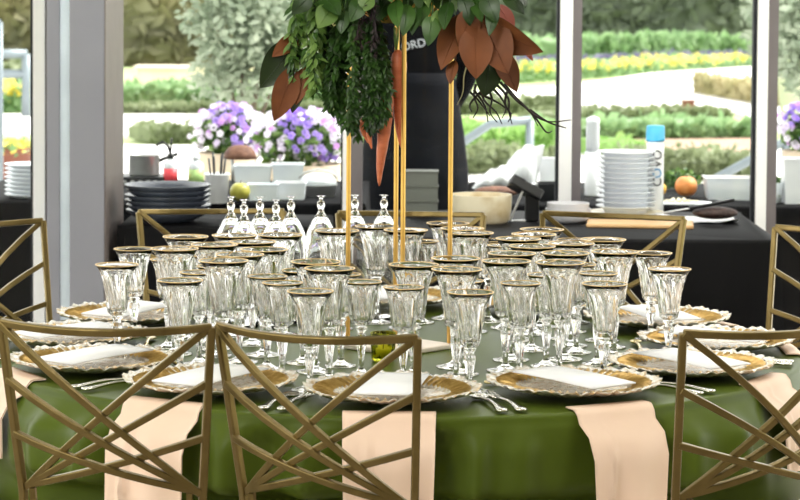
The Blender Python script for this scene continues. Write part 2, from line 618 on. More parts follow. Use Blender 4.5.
aD = rad(122)
L8 = (cD.x - BW / 2 * math.cos(aD) * -1 * -1 + 0.0, cD.y + 0.0, 0.0)


def place_from_one(c, ang, side):
    """c = world spot of one top corner; side -1 sitter's left, +1 right"""
    R3 = Matrix.Rotation(ang, 3, 'Z')
    o = Vector((c.x, c.y, 0)) - R3 @ Vector((side * BW / 2, -0.061, 0))
    return (o.x, o.y, 0.0)


aL = rad(232)
L7 = place_from_one(cR, aL, -1)
aD = rad(133)
L8 = place_from_one(cD, aD, 1)


def ring_spot(th, r):
    return (r * math.sin(th), -r * math.cos(th), 0.0), th


L9, A9 = ring_spot(rad(-63), 1.34)
L10, A10 = ring_spot(rad(62), 1.34)
chair_list = [
    (L0, A0, 'gold lattice-back chair at the lower left before the front-left napkin'),
    (L1, A1, 'gold lattice-back chair at lower centre, its top corner beside the front middle plate'),
    (L3, a3, 'gold lattice-back chair at the lower right beside the front-right napkin'),
    (L4, A4, 'gold chair across the table before the dark bowl stack'),
    (L5, A5, 'gold chair across the table behind the posts of the flower stand'),
    (L6, A6, 'gold chair across the table before the stack of white plates'),
    (L7, aL, 'gold chair at the far left before the white window frame and grey column'),
    (L8, aD, 'gold chair at the far right beside the end of the black buffet'),
    (L9, A9, 'chair at the lower left corner, only a bit of its white seat showing'),
    (L10, A10, 'chair behind the lower right chair, only its white seat showing'),
]
for i, (loc, ang, lab) in enumerate(chair_list):
    if i == 0:
        chair0 = make_chair(lab)
        chair0.location = loc
        chair0.rotation_euler = (0, 0, ang)
        c = chair0
    else:
        c = dup(chair0, loc, ang, lab)
    chairs.append((Vector(loc), ang))

# ------------------------------------------------------------------ round table and cloth
t = thing('round_table', 'round banquet table hidden under the green cloth', 'table')
mb = MB(); mb.lathe([(0, 0.68), (0.875, 0.68), (0.88, 0.685), (0.88, 0.712), (0.875, 0.716), (0, 0.716)], 64); mb.build('tabletop', M['wood'], t, smooth=False)
for k in range(4):
    a = PI / 4 + k * PI / 2
    mb = MB(); mb.tube([(0.42 * math.cos(a), 0.42 * math.sin(a), 0), (0.38 * math.cos(a), 0.38 * math.sin(a), 0.68)], 0.017, 8); mb.build('leg', M['rail'], t)

NSEG = 288
FOLD = [(rad(random.uniform(-180, 180)), random.uniform(0.5, 1.0), rad(random.uniform(4, 9))) for _ in range(30)]
# folds seen at the front (angle from the camera side, depth, half width)
FOLD = [f for f in FOLD if abs(f[0]) > rad(70)] + [(rad(10), 1.0, rad(1.6)), (rad(7), -0.4, rad(3)), (rad(15.5), 0.6, rad(2.4)), (rad(21), 0.2, rad(2)), (rad(-10), 0.9, rad(2.2)), (rad(-15), -0.5, rad(3)), (rad(-20), 0.9, rad(2.4)), (rad(-25), -0.3, rad(2.5)), (rad(-38.5), 0.9, rad(2.0)), (rad(-47), 0.8, rad(2.2)), (rad(38), 0.8, rad(2.2)), (rad(46), 0.7, rad(2.0)),
        (rad(-42), 1.0, rad(6)), (rad(-53), 0.9, rad(5)), (rad(43), 0.9, rad(5)), (rad(51), 0.8, rad(4)), (rad(64), 0.8, rad(6)), (rad(-65), 0.8, rad(6)), (rad(2), -0.6, rad(6)), (rad(-33), -0.5, rad(5))]


def cloth_fold(th):
    s = 0.0
    for (c, amp, w) in FOLD:
        d = (th - c + PI) % (2 * PI) - PI
        s += amp * math.exp(-(d / w) ** 2)
    return s if abs((th + PI) % (2 * PI) - PI) < rad(70) else min(s, 0.35)


def seat_limit():
    """smallest radius at each angle at which a ray from the table centre meets a chair's footprint"""
    lim = []
    inv = [(Matrix.Rotation(-a, 3, 'Z'), l) for (l, a) in chairs]
    for j in range(NSEG):
        th = 2 * PI * j / NSEG
        best = 1.2
        for (mt, l) in inv:
            r = 0.5
            while r < best:
                q = mt @ (Vector((r * math.sin(th), -r * math.cos(th), 0)) - l)
                if abs(q.x) < 0.212 and -0.05 < q.y < 0.402:
                    best = r
                    break
                r += 0.006
        lim.append(best)
    mn = [min(lim[(j + k) % NSEG] for k in range(-4, 5)) for j in range(NSEG)]
    return [sum(mn[(j + k) % NSEG] for k in range(-2, 3)) / 5 for j in range(NSEG)]


LIM = seat_limit()
mb = MB()
rows = [[(0, 0, TABLE_Z)]]
vs = [(0, 0, TABLE_Z)]
rings = [(0.3, 0), (0.6, 0), (0.85, 0), (R_T - 0.012, 0), (R_T - 0.006, -0.0005), (R_T - 0.002, -0.003), (R_T, -0.008), (R_T + 0.001, -0.016)]
zs = [0.70, 0.69, 0.68, 0.668, 0.655, 0.63, 0.60, 0.58, 0.565, 0.55, 0.535, 0.522, 0.51, 0.47, 0.42, 0.36, 0.28, 0.2, 0.1, 0.012]
for (r, dz) in rings:
    for j in range(NSEG):
        th = 2 * PI * j / NSEG
        vs.append((r * math.sin(th), -r * math.cos(th), TABLE_Z + dz))
for z in zs:
    k = smoothstep(0.714, 0.648, z)
    for j in range(NSEG):
        th = 2 * PI * j / NSEG
        thw = th + 0.05 * k * math.sin(3 * th + 1) * (0.71 - z)
        r = R_T + 0.004 + k * (0.052 * cloth_fold(thw) - 0.004) + (0.72 - z) * 0.03
        p = Vector((r * math.sin(th), -r * math.cos(th), z))
        kk = smoothstep(0.575, 0.523, z)
        lim = LIM[j] - 0.012
        if kk > 0 and r > lim:
            r = r + (lim - r) * kk
            p = Vector((r * math.sin(th), -r * math.cos(th), z))
        vs.append(tuple(p))
fs = [(0, 1 + j, 1 + (j + 1) % NSEG) for j in range(NSEG)]
for i in range(len(rings) + len(zs) - 1):
    a, b = 1 + i * NSEG, 1 + (i + 1) * NSEG
    for j in range(NSEG):
        q = (j + 1) % NSEG
        fs.append((a + j, b + j, b + q, a + q))
mb.add(vs, fs)
tag(mb.build('tablecloth', M['green'], sub=1), 'olive green satin cloth draped over the round table to the floor', 'tablecloth')

# ------------------------------------------------------------------ place settings
SEATS = [(0, 'at the front middle place'), (30, 'at the front right place'), (60, 'at the near right place'), (90, 'at the right edge place'),
         (120, 'at the back right place'), (150, 'at the rear place right of the stand'), (180, 'at the rear place behind the stand'),
         (-150, 'at the rear place left of the stand'), (-120, 'at the back left place'), (-90, 'at the left edge place'),
         (-60, 'at the near left place'), (-30, 'at the front left place')]
R_P = 0.726


def scallop(r, z, a):
    k = smoothstep(0.10, 0.165, r)
    w = math.sin(a * 23) * 0.5 + math.sin(a * 9 + 1) * 0.4 + math.sin(a * 37 + 2) * 0.35
    rib = math.sin(a * 56)
    return r * 1.05 + k * 0.004 * w, z + k * (0.0035 * w + 0.0014 * rib)


def make_charger():
    t = thing('charger_plate', '', 'plate', group='scalloped gold and pearl chargers')
    mb = MB()
    prof_under = [(0, 0.0), (0.085, 0.0), (0.10, 0.003), (0.135, 0.012), (0.165, 0.0215)]
    prof_top = [(0.1665, 0.0245), (0.158, 0.0228), (0.148, 0.0198)]
    mb.lathe(prof_under + prof_top, 224, mod=scallop)
    mb.build('rim', M['platesilver'], t)
    mb = MB()
    prof = [(0.1485, 0.0203), (0.142, 0.0185), (0.132, 0.0165), (0.12, 0.0125), (0.11, 0.0085), (0.102, 0.0062)]
    mb.lathe(prof, 224, mod=lambda r, z, a: (r * 1.05, z + 0.006 * max(0.0, math.sin(a * 56)) * smoothstep(0.1, 0.112, r) * smoothstep(0.151, 0.142, r)))
    mb.m = [1 if (i % 224) % 4 >= 2 or (i // 224) == 4 else 0 for i in range(len(mb.f))]
    mb.build('gold_beading', [M['plategold'], M['platesilver']], t)
    mb = MB()
    mb.lathe([(0.1076, 0.0062), (0.09, 0.0058), (0.05, 0.0055), (0, 0.0055)], 64)
    mb.build('well', M['platesilver'], t)
    return t


def make_card():
    mb = MB()
    n = 8
    W, Lc = 0.118, 0.232
    vs, fs = [], []
    for i in range(n + 1):
        y = -Lc / 2 + Lc * i / n
        z = 0.002 * math.sin(PI * i / n)
        vs += [(-W / 2, y, z), (W / 2, y, z), (W / 2, y, z + 0.003), (-W / 2, y, z + 0.003)]
    for i in range(n):
        a, b = i * 4, i * 4 + 4
        for j in range(4):
            q = (j + 1) % 4
            fs.append((a + j, b + j, b + q, a + q))
    fs.append((0, 1, 2, 3)); fs.append((n * 4 + 3, n * 4 + 2, n * 4 + 1, n * 4))
    mb.add(vs, fs)
    return mb


def make_spoon(L=0.20, bowl=0.021):
    mb = MB()
    # handle with a swelling end, then an oval bowl, along +y (bowl at +y)
    ys = [0, 0.006, 0.018, 0.035, 0.06, 0.09, 0.125, L - 2.4 * bowl]
    ws = [0.006, 0.0125, 0.0125, 0.008, 0.005, 0.0042, 0.0045, 0.006]
    zs = [0.006, 0.006, 0.0065, 0.007, 0.009, 0.010, 0.008, 0.006]
    vs, fs = [], []
    for y, w, z in zip(ys, ws, zs):
        vs += [(-w, y, z - 0.002), (w, y, z - 0.002), (w * 0.7, y, z + 0.003), (-w * 0.7, y, z + 0.003)]
    for i in range(len(ys) - 1):
        a, b = i * 4, i * 4 + 4
        for j in range(4):
            q = (j + 1) % 4
            fs.append((a + j, a + q, b + q, b + j))
    fs.append((3, 2, 1, 0)); e = (len(ys) - 1) * 4; fs.append((e, e + 1, e + 2, e + 3))
    mb.add(vs, fs)
    n = 16
    cy = L - bowl * 1.3
    def oval(s, z):
        return [(bowl * s * math.cos(2 * PI * j / n) * (1 - 0.12 * math.sin(2 * PI * j / n)), cy + bowl * 1.35 * s * math.sin(2 * PI * j / n), z) for j in range(n)]
    rr = [(0.2, 0.0012), (0.7, 0.003), (1.0, 0.0085), (0.92, 0.0088), (0.65, 0.0045), (0.2, 0.0025)]
    vs = [p for (s, z) in rr for p in oval(s, z)]
    fs = [tuple(range(n))[::-1], tuple((len(rr) - 1) * n + j for j in range(n))]
    for i in range(len(rr) - 1):
        for j in range(n):
            q = (j + 1) % n
            fs.append((i * n + j, i * n + q, (i + 1) * n + q, (i + 1) * n + j))
    mb.add(vs, fs)
    return mb


def make_fork():
    mb = make_spoon(0.17, 0.004)
    for k in range(4):
        x = -0.0105 + 0.007 * k
        mb.tube([(x * 0.55, 0.155, 0.006), (x, 0.168, 0.0055), (x, 0.19, 0.0045), (x, 0.213, 0.008)], [0.0026, 0.0024, 0.002, 0.0012], 6)
    mb.box((-0.008, 0.148, 0.0035), (0.008, 0.164, 0.007))
    return mb


def make_knife():
    mb = make_spoon(0.13, 0.003)
    vs = [(-0.004, 0.118, 0.006), (0.007, 0.118, 0.006), (0.0095, 0.19, 0.006), (0.004, 0.225, 0.006), (-0.004, 0.225, 0.006)]
    vs2 = [(x, y, z + 0.0022) for (x, y, z) in vs]
    mb.add(vs + vs2, [(4, 3, 2, 1, 0), (5, 6, 7, 8, 9)] + [(i, (i + 1) % 5, 5 + (i + 1) % 5, 5 + i) for i in range(5)])
    return mb


def make_napkin(drop, skew, w0=0.178):
    """runs out from under the plate, over the table edge and hangs; local +y is outward, origin at the table centre"""
    mb = MB()
    path = [(R_T - 0.04, TABLE_Z + 0.0035, 0), (R_T - 0.03, TABLE_Z + 0.0035, 0), (R_T - 0.015, TABLE_Z + 0.0035, 0), (R_T - 0.006, TABLE_Z + 0.002, 0.05), (R_T + 0.004, TABLE_Z - 0.006, 0.1), (R_T + 0.010, TABLE_Z - 0.022, 0.2)]
    for i in range(1, 9):
        path.append((R_T + 0.034 + 0.026 * min(1, i / 3), TABLE_Z - 0.022 - drop * i / 8, 0.2 + 0.8 * i / 8))
    nx = 24
    vs, fs = [], []
    for layer in (0, 1):
        for (r, z, k) in path:
            for i in range(nx + 1):
                u = -1 + 2 * i / nx
                x = u * w0 / 2 * (1 - 0.06 * k) + skew * k
                rr = math.sqrt(max(0.0, r * r - x * x)) if r > R_T - 0.008 else r
                cre = 0.35 + 0.25 * k
                dd = 0.006 * k * math.cos(u * 5 + 1) + 0.005 * k * (1 if u > cre else 0) + 0.016 * k * math.exp(-((u - cre) / 0.07) ** 2)
                if r > R_T - 0.008:
                    rr += dd
                else:
                    z2 = z
                vs.append((x, rr + (0.0035 if layer == 0 and r > R_T - 0.008 else 0) , z + (0.003 if layer == 0 and r <= R_T - 0.006 else 0)))
    n1 = len(path) * (nx + 1)
    for layer in (0, 1):
        for i in range(len(path) - 1):
            for j in range(nx):
                a = layer * n1 + i * (nx + 1) + j
                f = (a, a + 1, a + nx + 2, a + nx + 1)
                fs.append(f[::-1] if layer == 0 else f)
    for i in range(len(path) - 1):
        for j in (0, nx):
            a = i * (nx + 1) + j
            fs.append((a, a + nx + 1, n1 + a + nx + 1, n1 + a))
    for j in range(nx):
        for i in (0, len(path) - 1):
            a = i * (nx + 1) + j
            fs.append((a, a + 1, n1 + a + 1, n1 + a))
    mb.add(vs, fs)
    return mb


charger0 = make_charger()
cards_mb = make_card()
card_mesh = fork_mesh = None
protos = {}
CARD_YAW = {0: -8, 30: 40, 60: 38, 90: 60, 120: 20, 150: 10, 180: 0, -150: 10, -120: -30, -90: -50, -60: -40, -30: -32}
NAP_DROP = {0: 0.165, 30: 0.165, 60: 0.155, -30: 0.16, -60: 0.13, -90: 0.12, 90: 0.12, 120: 0.10}


def flat(key, mb, name, m, label, cat, group, loc, rz, tilt=0.0):
    if key not in protos:
        o = mb().build(name, m)
        protos[key] = o
    else:
        o = protos[key].copy()
        COL.objects.link(o)
    o.location = loc
    o.rotation_euler = (tilt, 0, rz)
    return tag(o, label, cat, group)


for i, (deg, where) in enumerate(SEATS):
    th = rad(deg)
    out = Vector((math.sin(th), -math.cos(th), 0))      # from the centre to the guest
    tan = Vector((math.cos(th), math.sin(th), 0))       # guest's right
    pos = out * R_P + Vector((0, 0, TABLE_Z + 0.0078))
    lab = 'scalloped gold and pearl charger ' + where
    if i == 0:
        charger0.location = pos
        charger0.rotation_euler = (0, 0, th)
        charger0['label'] = lab
    else:
        dup(charger0, pos, th + 0.2 * i, lab)
    flat('card', make_card, 'menu_card', M['card'], 'white menu card lying on the charger ' + where, 'card', 'white menu cards on the chargers',
         pos + Vector((0, 0, 0.0258)), rad(CARD_YAW[deg]) + (th if abs(deg) > 60 else 0) * 0.0, rad(1.2))
    if deg in NAP_DROP:
        nb = make_napkin(NAP_DROP[deg], {30: 0.0, -30: 0.0}.get(deg, 0.0)).build('napkin', M['peach'])
        nb.rotation_euler = (0, 0, th + PI + rad({0: -0.3, 30: -1.6, -30: 0.6}.get(deg, 0.0)))
        tag(nb, 'peach satin napkin hanging over the table edge ' + where, 'napkin', 'peach napkins')
    if abs(deg) <= 120:
        r_end = 0.893
        def radial(off_deg, key, fn, nm, m, l):
            a = th + rad(off_deg)
            o2 = Vector((math.sin(a), -math.cos(a), 0))
            flat(key, fn, nm, m, l + ' ' + where, nm, 'silver ' + nm + 's', o2 * r_end + Vector((0, 0, TABLE_Z + 0.001)), a)
        radial(13.8, 'spoon', lambda: make_spoon(0.2, 0.02), 'spoon', M['silver'], 'silver spoon right of the plate')
        radial(16.3, 'fork', make_fork, 'fork', M['silver'], 'silver fork farther right of the plate')
        if abs(deg) <= 90:
            p = out * 0.552 - tan * 0.10 + Vector((0, 0, TABLE_Z + 0.001))
            flat('dess', lambda: make_spoon(0.19, 0.014), 'dessert_spoon', M['palegold'], 'pale gold dessert spoon lying across, beyond the plate ' + where, 'spoon', 'pale gold dessert spoons', p, th - PI / 2)

# ------------------------------------------------------------------ crystal glasses
def make_glass(name, label, group, H, rim, foot, stem_top, bow, cat='glass'):
    t = thing(name, label, cat, group=group)
    rr, rf = rim / 2, foot / 2
    hb = H - stem_top
    outer = [(0, 0.0), (rf * 0.9, 0.0), (rf, 0.0012), (rf * 0.97, 0.003), (rf * 0.5, 0.0065), (0.0095, 0.011), (0.0052, 0.018), (0.0058, stem_top * 0.38), (0.0095, stem_top * 0.66), (0.0105, stem_top * 0.78), (0.0065, stem_top * 0.87),
             (0.0135, stem_top * 0.95), (0.0085, stem_top)]
    fine = []
    for i in range(len(bow) - 1):
        for k in range(3):
            u = k / 3
            fine.append((bow[i][0] + (bow[i + 1][0] - bow[i][0]) * u, bow[i][1] + (bow[i + 1][1] - bow[i][1]) * u))
    fine.append(bow[-1])
    outer += [(rr * a, stem_top + hb * b) for (a, b) in fine]
    th = 0.0015
    inner = [(rr * a - th * (1 + 2.2 * (1 - b)), stem_top + hb * b) for (a, b) in reversed(bow[1:])]
    inner += [(inner[-1][0] * 0.6, stem_top + hb * 0.09), (0, stem_top + hb * 0.08)]
    nout = len(outer)
    z0, z1 = stem_top + hb * 0.0, stem_top + hb * 0.66

    def cut(r, z, a):
        if r < rr * 0.36 and 0.017 < z < stem_top * 0.93:
            return r * (1 + 0.16 * abs(math.cos(3 * a))), z
        k = smoothstep(z0, z0 + 0.01, z) * smoothstep(z1 + 0.03, z1, z)
        sw = a + 14.0 * (z - z0) * 0.35
        return r * (1 - 0.17 * k * abs(((sw * 10 / (2 * PI)) % 1.0) * 2 - 1)), z

    mb = MB()
    mb.lathe(outer, 60, mod=cut)
    k0 = len(mb.v)
    # join the outside to the inside at the rim
    mb2 = MB()
    mb2.lathe([outer[-1]] + inner, 60)
    mb.add(mb2.v, mb2.f)
    o = mb.build('glass_body', M['crystal'], t)
    g = MB()
    g.lathe([(rr - th - 0.0004, H - 0.0008), (rr + 0.0004, H - 0.0012), (rr + 0.0004, H + 0.0003), (rr - th - 0.0005, H + 0.0004), (rr - th - 0.0004, H - 0.0008)], 48)
    g.build('gold_rim', M['goldrim'], t)
    return t


TRUMPET = [(0.30, 0.0), (0.44, 0.05), (0.50, 0.16), (0.55, 0.34), (0.61, 0.52), (0.69, 0.70), (0.80, 0.86), (1.0, 1.0)]
TULIP = [(0.28, 0.0), (0.50, 0.05), (0.62, 0.17), (0.68, 0.36), (0.72, 0.56), (0.78, 0.75), (0.87, 0.9), (1.0, 1.0)]
KA = make_glass('flared_goblet', '', 'flared gold-rimmed goblets', 0.201, 0.094, 0.076, 0.090, TRUMPET)
KB = make_glass('tall_goblet', '', 'tall gold-rimmed goblets', 0.234, 0.104, 0.080, 0.114, TRUMPET)
KC = make_glass('wine_glass', '', 'small gold-rimmed wine glasses', 0.198, 0.084, 0.068, 0.106, TULIP)
LAY = [('A', 14.6, 0.618, 'flared gold-rimmed goblet nearest the plate'),
       ('C', 2.5, 0.497, 'small gold-rimmed wine glass beyond the plate'),
       ('B', 15, 0.500, 'tall gold-rimmed crystal goblet, outer of two,'),
       ('B', 6, 0.405, 'tall gold-rimmed crystal goblet, inner of two,'),
       ('C', -9, 0.418, 'small gold-rimmed wine glass in the inner ring'),
       ('D', -5, 0.315, 'tall crystal goblet closest to the flower stand')]
INV = [(231, 0.395), (260, 0.40), (291, 0.41), (321, 0.44), (355, 0.47), (384, 0.48), (244, 0.32), (276, 0.325)]
inv_spots = []
for (px, y) in INV:
    q = P(px, 205, y)
    inv_spots.append(Vector((q.x, q.y, TABLE_Z)))
STAND_C = Vector((0.012, -0.02, 0))
used = {'A': False, 'B': False, 'C': False}
VOT = [(G(383, 361, TABLE_Z), 'votive'), (G(314, 327, TABLE_Z), 'amber'), (G(524, 312, TABLE_Z), 'amber2')]
placed = []
for (deg, where) in SEATS:
    for (k, off, r, lab) in LAY:
        a = rad(deg + off)
        rj = r + random.uniform(-0.006, 0.006)
        p = Vector((rj * math.sin(a), -rj * math.cos(a), TABLE_Z + 0.0008))
        if any((p - q).xy.length < 0.078 for q in inv_spots):
            continue
        if any((p - v[0]).xy.length < 0.062 for v in VOT):
            p = p + (p - [v[0] for v in VOT if (p - v[0]).xy.length < 0.062][0]).normalized() * 0.03
            p.z = TABLE_Z + 0.0008
        if k == 'D':
            if deg in (0, -30):
                continue
            k = 'B'
        src = {'A': KA, 'B': KB, 'C': KC}[k]
        l = lab + ' ' + where
        placed.append((p, {'A': 0.046, 'B': 0.052, 'C': 0.041}[k]))
        if not used[k]:
            used[k] = True
            src.location = p; src['label'] = l
        else:
            dup(src, p, random.uniform(0, 1), l)

# more goblets squeezed into the gaps of the crowd
filled = {}
for it in range(4000):
    r, a = random.uniform(0.30, 0.48), random.uniform(-PI, PI)
    p = Vector((r * math.sin(a), -r * math.cos(a), TABLE_Z + 0.0008))
    dg = min(SEATS, key=lambda e: abs((a - rad(e[0]) + PI) % (2 * PI) - PI))
    if abs(p.x) < 0.09 and p.y < 0:
        continue
    k = 'A' if it % 2 else 'C'
    rk = {'A': 0.046, 'C': 0.041}[k]
    if filled.get((dg[0], k), 0) >= 1:
        continue
    if any((p - q).xy.length < rk + rq + 0.002 for (q, rq) in placed) or any((p - q).xy.length < 0.036 + rk + 0.001 for q in inv_spots) or any((p - v[0]).xy.length < 0.075 for v in VOT):
        continue
    filled[(dg[0], k)] = 1
    placed.append((p, rk))
    dup(KA if k == 'A' else KC, p, random.uniform(0, 1), ('flared goblet wedged among the others ' if k == 'A' else 'small wine glass wedged among goblets ') + dg[1])

# upside-down glasses among the goblets
def make_inverted():
    t = thing('upturned_glass', '', 'glass', group='upturned stemmed glasses')
    mb = MB()
    prof = [(0.034, 0.0), (0.0348, 0.02), (0.0345, 0.07), (0.036, 0.16), (0.0365, 0.188), (0.033, 0.204), (0.021, 0.226), (0.010, 0.242), (0.006, 0.250), (0.0085, 0.256), (0.0098, 0.262), (0.0085, 0.268), (0.005, 0.272), (0.0045, 0.278), (0.011, 0.2805), (0.0113, 0.2815), (0, 0.282)]
    inner = [(0, 0.232), (0.010, 0.229), (0.019, 0.217), (0.030, 0.196), (0.0335, 0.158), (0.0322, 0.07), (0.0326, 0.02), (0.0326, 0.0), (0.034, 0.0)]
    mb.lathe([(r, z * 1.075) for (r, z) in inner[:-1] + prof], 32)
    mb.build('glass_body', M['crystal'], t)
    return t


inv0 = make_inverted()
ords = ['leftmost', 'second from left', 'third from left', 'fourth from left', 'fifth from left', 'rightmost']
for i, p in enumerate(inv_spots):
    p = p + Vector((0, 0, 0.0006))
    if i < 6:
        l = 'upturned clear glass with a ball-topped stem, %s of the front row' % ords[i]
    else:
        l = 'upturned clear glass in the rear pair, %s one' % ('left' if i == 6 else 'right')
    if i == 0:
        inv0.location = p; inv0['label'] = l
    else:
        dup(inv0, p, 0, l)

# votives
for (p, k) in VOT:
    lab = {'votive': 'yellow-green glass votive holder in front of the gold stand', 'amber': 'amber glass votive between the goblets left of the stand',
           'amber2': 'amber glass votive between the goblets right of the stand'}[k]
    t = thing('votive_holder', lab, 'candle holder', (p.x, p.y, TABLE_Z + 0.0008), 0, 'glass votive holders')
    mb = MB()
    mb.lathe([(0, 0), (0.021, 0), (0.024, 0.004), (0.026, 0.03), (0.027, 0.062), (0.0245, 0.062), (0.022, 0.03), (0.02, 0.008), (0, 0.007)], 36,
             mod=lambda r, z, a: (r * (1 + 0.05 * math.cos(12 * a + z * 90)), z))
    mb.build('cup', M['votive'] if k == 'votive' else M['amber'], t)
    mb = MB(); mb.lathe([(0, 0.0085), (0.0165, 0.0085), (0.0165, 0.026), (0, 0.025)], 20); ca = mb.build('candle', M['wax'], t)
    mb = MB(); mb.tube([(0, 0, 0.0245), (0.0006, 0, 0.031)], 0.0008, 6); mb.build('wick', M['ink'], ca)

# ------------------------------------------------------------------ gold flower stand
stand = thing('flower_stand', 'tall gold four-post flower stand on a pale base in the table centre', 'stand', (STAND_C.x, STAND_C.y, TABLE_Z + 0.0008))
HS = 0.735
RS = 0.114
mb = MB(); mb.box((-0.088, -0.088, 0), (0.088, 0.088, 0.012), 0, Matrix.Rotation(rad(47), 4, 'Z')); mb.build('base', M['standbase'], stand, smooth=False, bevel=0.003)
for k in range(4):
    a = rad(4) + k * PI / 2
    x, y = RS * math.cos(a), RS * math.sin(a)
    mb = MB(); mb.bar([(x, y, 0.012 if 0.088 * 1.41 > RS + 0.01 else 0), (x, y, HS)], Vector((math.cos(a + PI / 4), math.sin(a + PI / 4), 0)), 0.0085, 0.0085)
    mb.build('post', M['goldpost'], stand, smooth=False, bevel=0.002)
mb = MB()
for k in range(4):
    a, b = rad(4) + k * PI / 2, rad(4) + (k + 1) * PI / 2
    mb.bar([(RS * math.cos(a), RS * math.sin(a), HS), (RS * math.cos(b), RS * math.sin(b), HS)], Vector((0, 0, 1)), 0.0105, 0.0105)
mb.build('top_frame', M['goldpost'], stand, smooth=False)
mb = MB(); mb.lathe([(0, 0.005), (0.095, 0.005), (0.11, 0.03), (0.115, 0.06), (0.108, 0.06), (0.1, 0.03), (0.085, 0.015), (0, 0.012)], 32); mb.build('bowl', M['goldpost'], stand, loc=(0, 0, HS))

# ------------------------------------------------------------------ floral arrangement on the stand
ARR_Z = 1.43
arr = thing('floral_arrangement', 'overflowing arrangement of greenery and rust magnolia leaves on the gold stand', 'flower arrangement', (0, 0, ARR_Z))


def L(p):
    return Vector(p) - Vector((0, 0, ARR_Z))


def bigleaf(base, tip, width, m, y0=-0.12, y1=-0.16, face=(0.0, -1, 0.25), curl=0.06, cup=0.25, name='magnolia_leaf', back=None, vein=True, label=None, shape=0.45):
    a, b = L(P(base[0], base[1], y0)), L(P(tip[0], tip[1], y1))
    mb = MB()
    mb.leaf(a, b, width / 440.0, face, curl, cup, 0, 10, shape, 1)
    t = (b - a)
    fv = Vector(face); tt = t.normalized(); fv = (fv - tt * fv.dot(tt)).normalized()
    pts = [a + t * (i / 10) + fv * (curl * t.length * math.sin(PI * i / 10) + 0.0008) for i in range(11)]
    mb.tube(pts, [0.0016 * (1 - 0.7 * i / 10) for i in range(11)], 5, 0)
    # short stalk reaching back into the bouquet
    mb.tube([a, a - tt * 0.03 + Vector((0, 0.03, 0.02))], [0.002, 0.002], 5, 0)
    o = mb.build(name, [m, back or m], arr)
    if label:
        o['label'] = label
    return o


B_, GR = M['magbrown'], M['maggreen']
# left group
bigleaf((300, 36), (272, 57), 17, B_, -0.10, -0.14, back=GR, label='rust brown magnolia leaf')
bigleaf((300, 40), (260, 88), 34, GR, -0.10, -0.13, (0.5, -1, 0.6), back=B_, label='dark green magnolia leaf')
bigleaf((294, 66), (274, 121), 26, B_, -0.12, -0.15, (0.2, -1, 0.0), back=GR)
bigleaf((308, 66), (296, 105), 19, B_, -0.11, -0.14, (-0.3, -1, 0), back=GR)
bigleaf((330, 22), (325, 90), 21, GR, -0.08, -0.10, (0.3, -1, 0.1), back=B_)
bigleaf((302, 84), (292, 113), 14, GR, -0.08, -0.10, (-0.3, -1, 0.1), back=GR)
bigleaf((332, 6), (318, 28), 22, M['leaflight'], -0.16, -0.2, (0.3, -1, 0.5), name='broad_leaf')
bigleaf((345, 10), (341, 34), 15, M['leafmid'], -0.16, -0.18, (-0.2, -1, 0.3), name='broad_leaf')
# right group
bigleaf((468, 12), (441, 70), 30, B_, -0.12, -0.18, (-0.45, -1, 0.1), back=GR)
bigleaf((472, 10), (458, 46), 26, B_, -0.15, -0.2, (0.5, -1, 0.4), back=GR)
bigleaf((478, 14), (543, 52), 34, B_, -0.13, -0.19, (-0.2, -1, -0.5), 0.10, 0.35, back=GR)
bigleaf((482, 18), (508, 74), 38, B_, -0.15, -0.2, (-0.1, -1, 0.2), 0.08, back=GR)
bigleaf((474, 26), (476, 79), 33, B_, -0.17, -0.21, (0.1, -1, 0.3), 0.08, back=GR)
bigleaf((490, 58), (484, 97), 26, GR, -0.11, -0.13, (0.2, -1, 0.3), back=B_)
bigleaf((498, 50), (517, 92), 22, B_, -0.10, -0.13, (0.3, -1, -0.4), back=GR)
bigleaf((498, 4), (514, 32), 15, M['pinkleaf'], -0.05, -0.06, name='pink_leaf')
bigleaf((515, 34), (533, 61), 9, M['pinkleaf'], -0.05, -0.06, name='pink_leaf')
bigleaf((455, 60), (450, 84), 12, B_, -0.16, -0.18, (-0.4, -1, 0), back=GR)
# green leaves along the lower edge of the crown
for (b, tp, w, m) in [((408, 4), (403, 36), 17, 'leafmid'), ((418, 6), (412, 35), 15, 'leafdark'), ((432, 16), (428, 46), 18, 'leafmid'), ((440, 10), (432, 38), 14, 'leaflight'),
                      ((396, 0), (398, 28), 16, 'leafmid'), ((385, 2), (372, 22), 16, 'leafdark'), ((360, 0), (350, 22), 18, 'leafmid'), ((372, -4), (360, 12), 18, 'leaflight'),
                      ((450, 2), (444, 30), 16, 'leafdark'), ((462, -4), (470, 26), 18, 'leafdark'), ((485, -6), (497, 22), 20, 'leafdark'), ((505, -8), (524, 14), 16, 'leafdark'),
                      ((310, -4), (292, 14), 18, 'leafdark'), ((322, -4), (340, 16), 20, 'leafmid'), ((425, -2), (420, 26), 16, 'leafmid'), ((476, -2), (482, 22), 14, 'leafmid'), ((517, -6), (526, 8), 10, 'leafdark'), ((493, 6), (489, 36), 14, 'leafdark')]:
    bigleaf(b, tp, w, M[m], -0.13 - random.random() * 0.06, -0.17 - random.random() * 0.06, (random.uniform(-0.5, 0.5), -1, random.uniform(0, 0.7)), 0.08, 0.2, 'broad_leaf', shape=0.42)

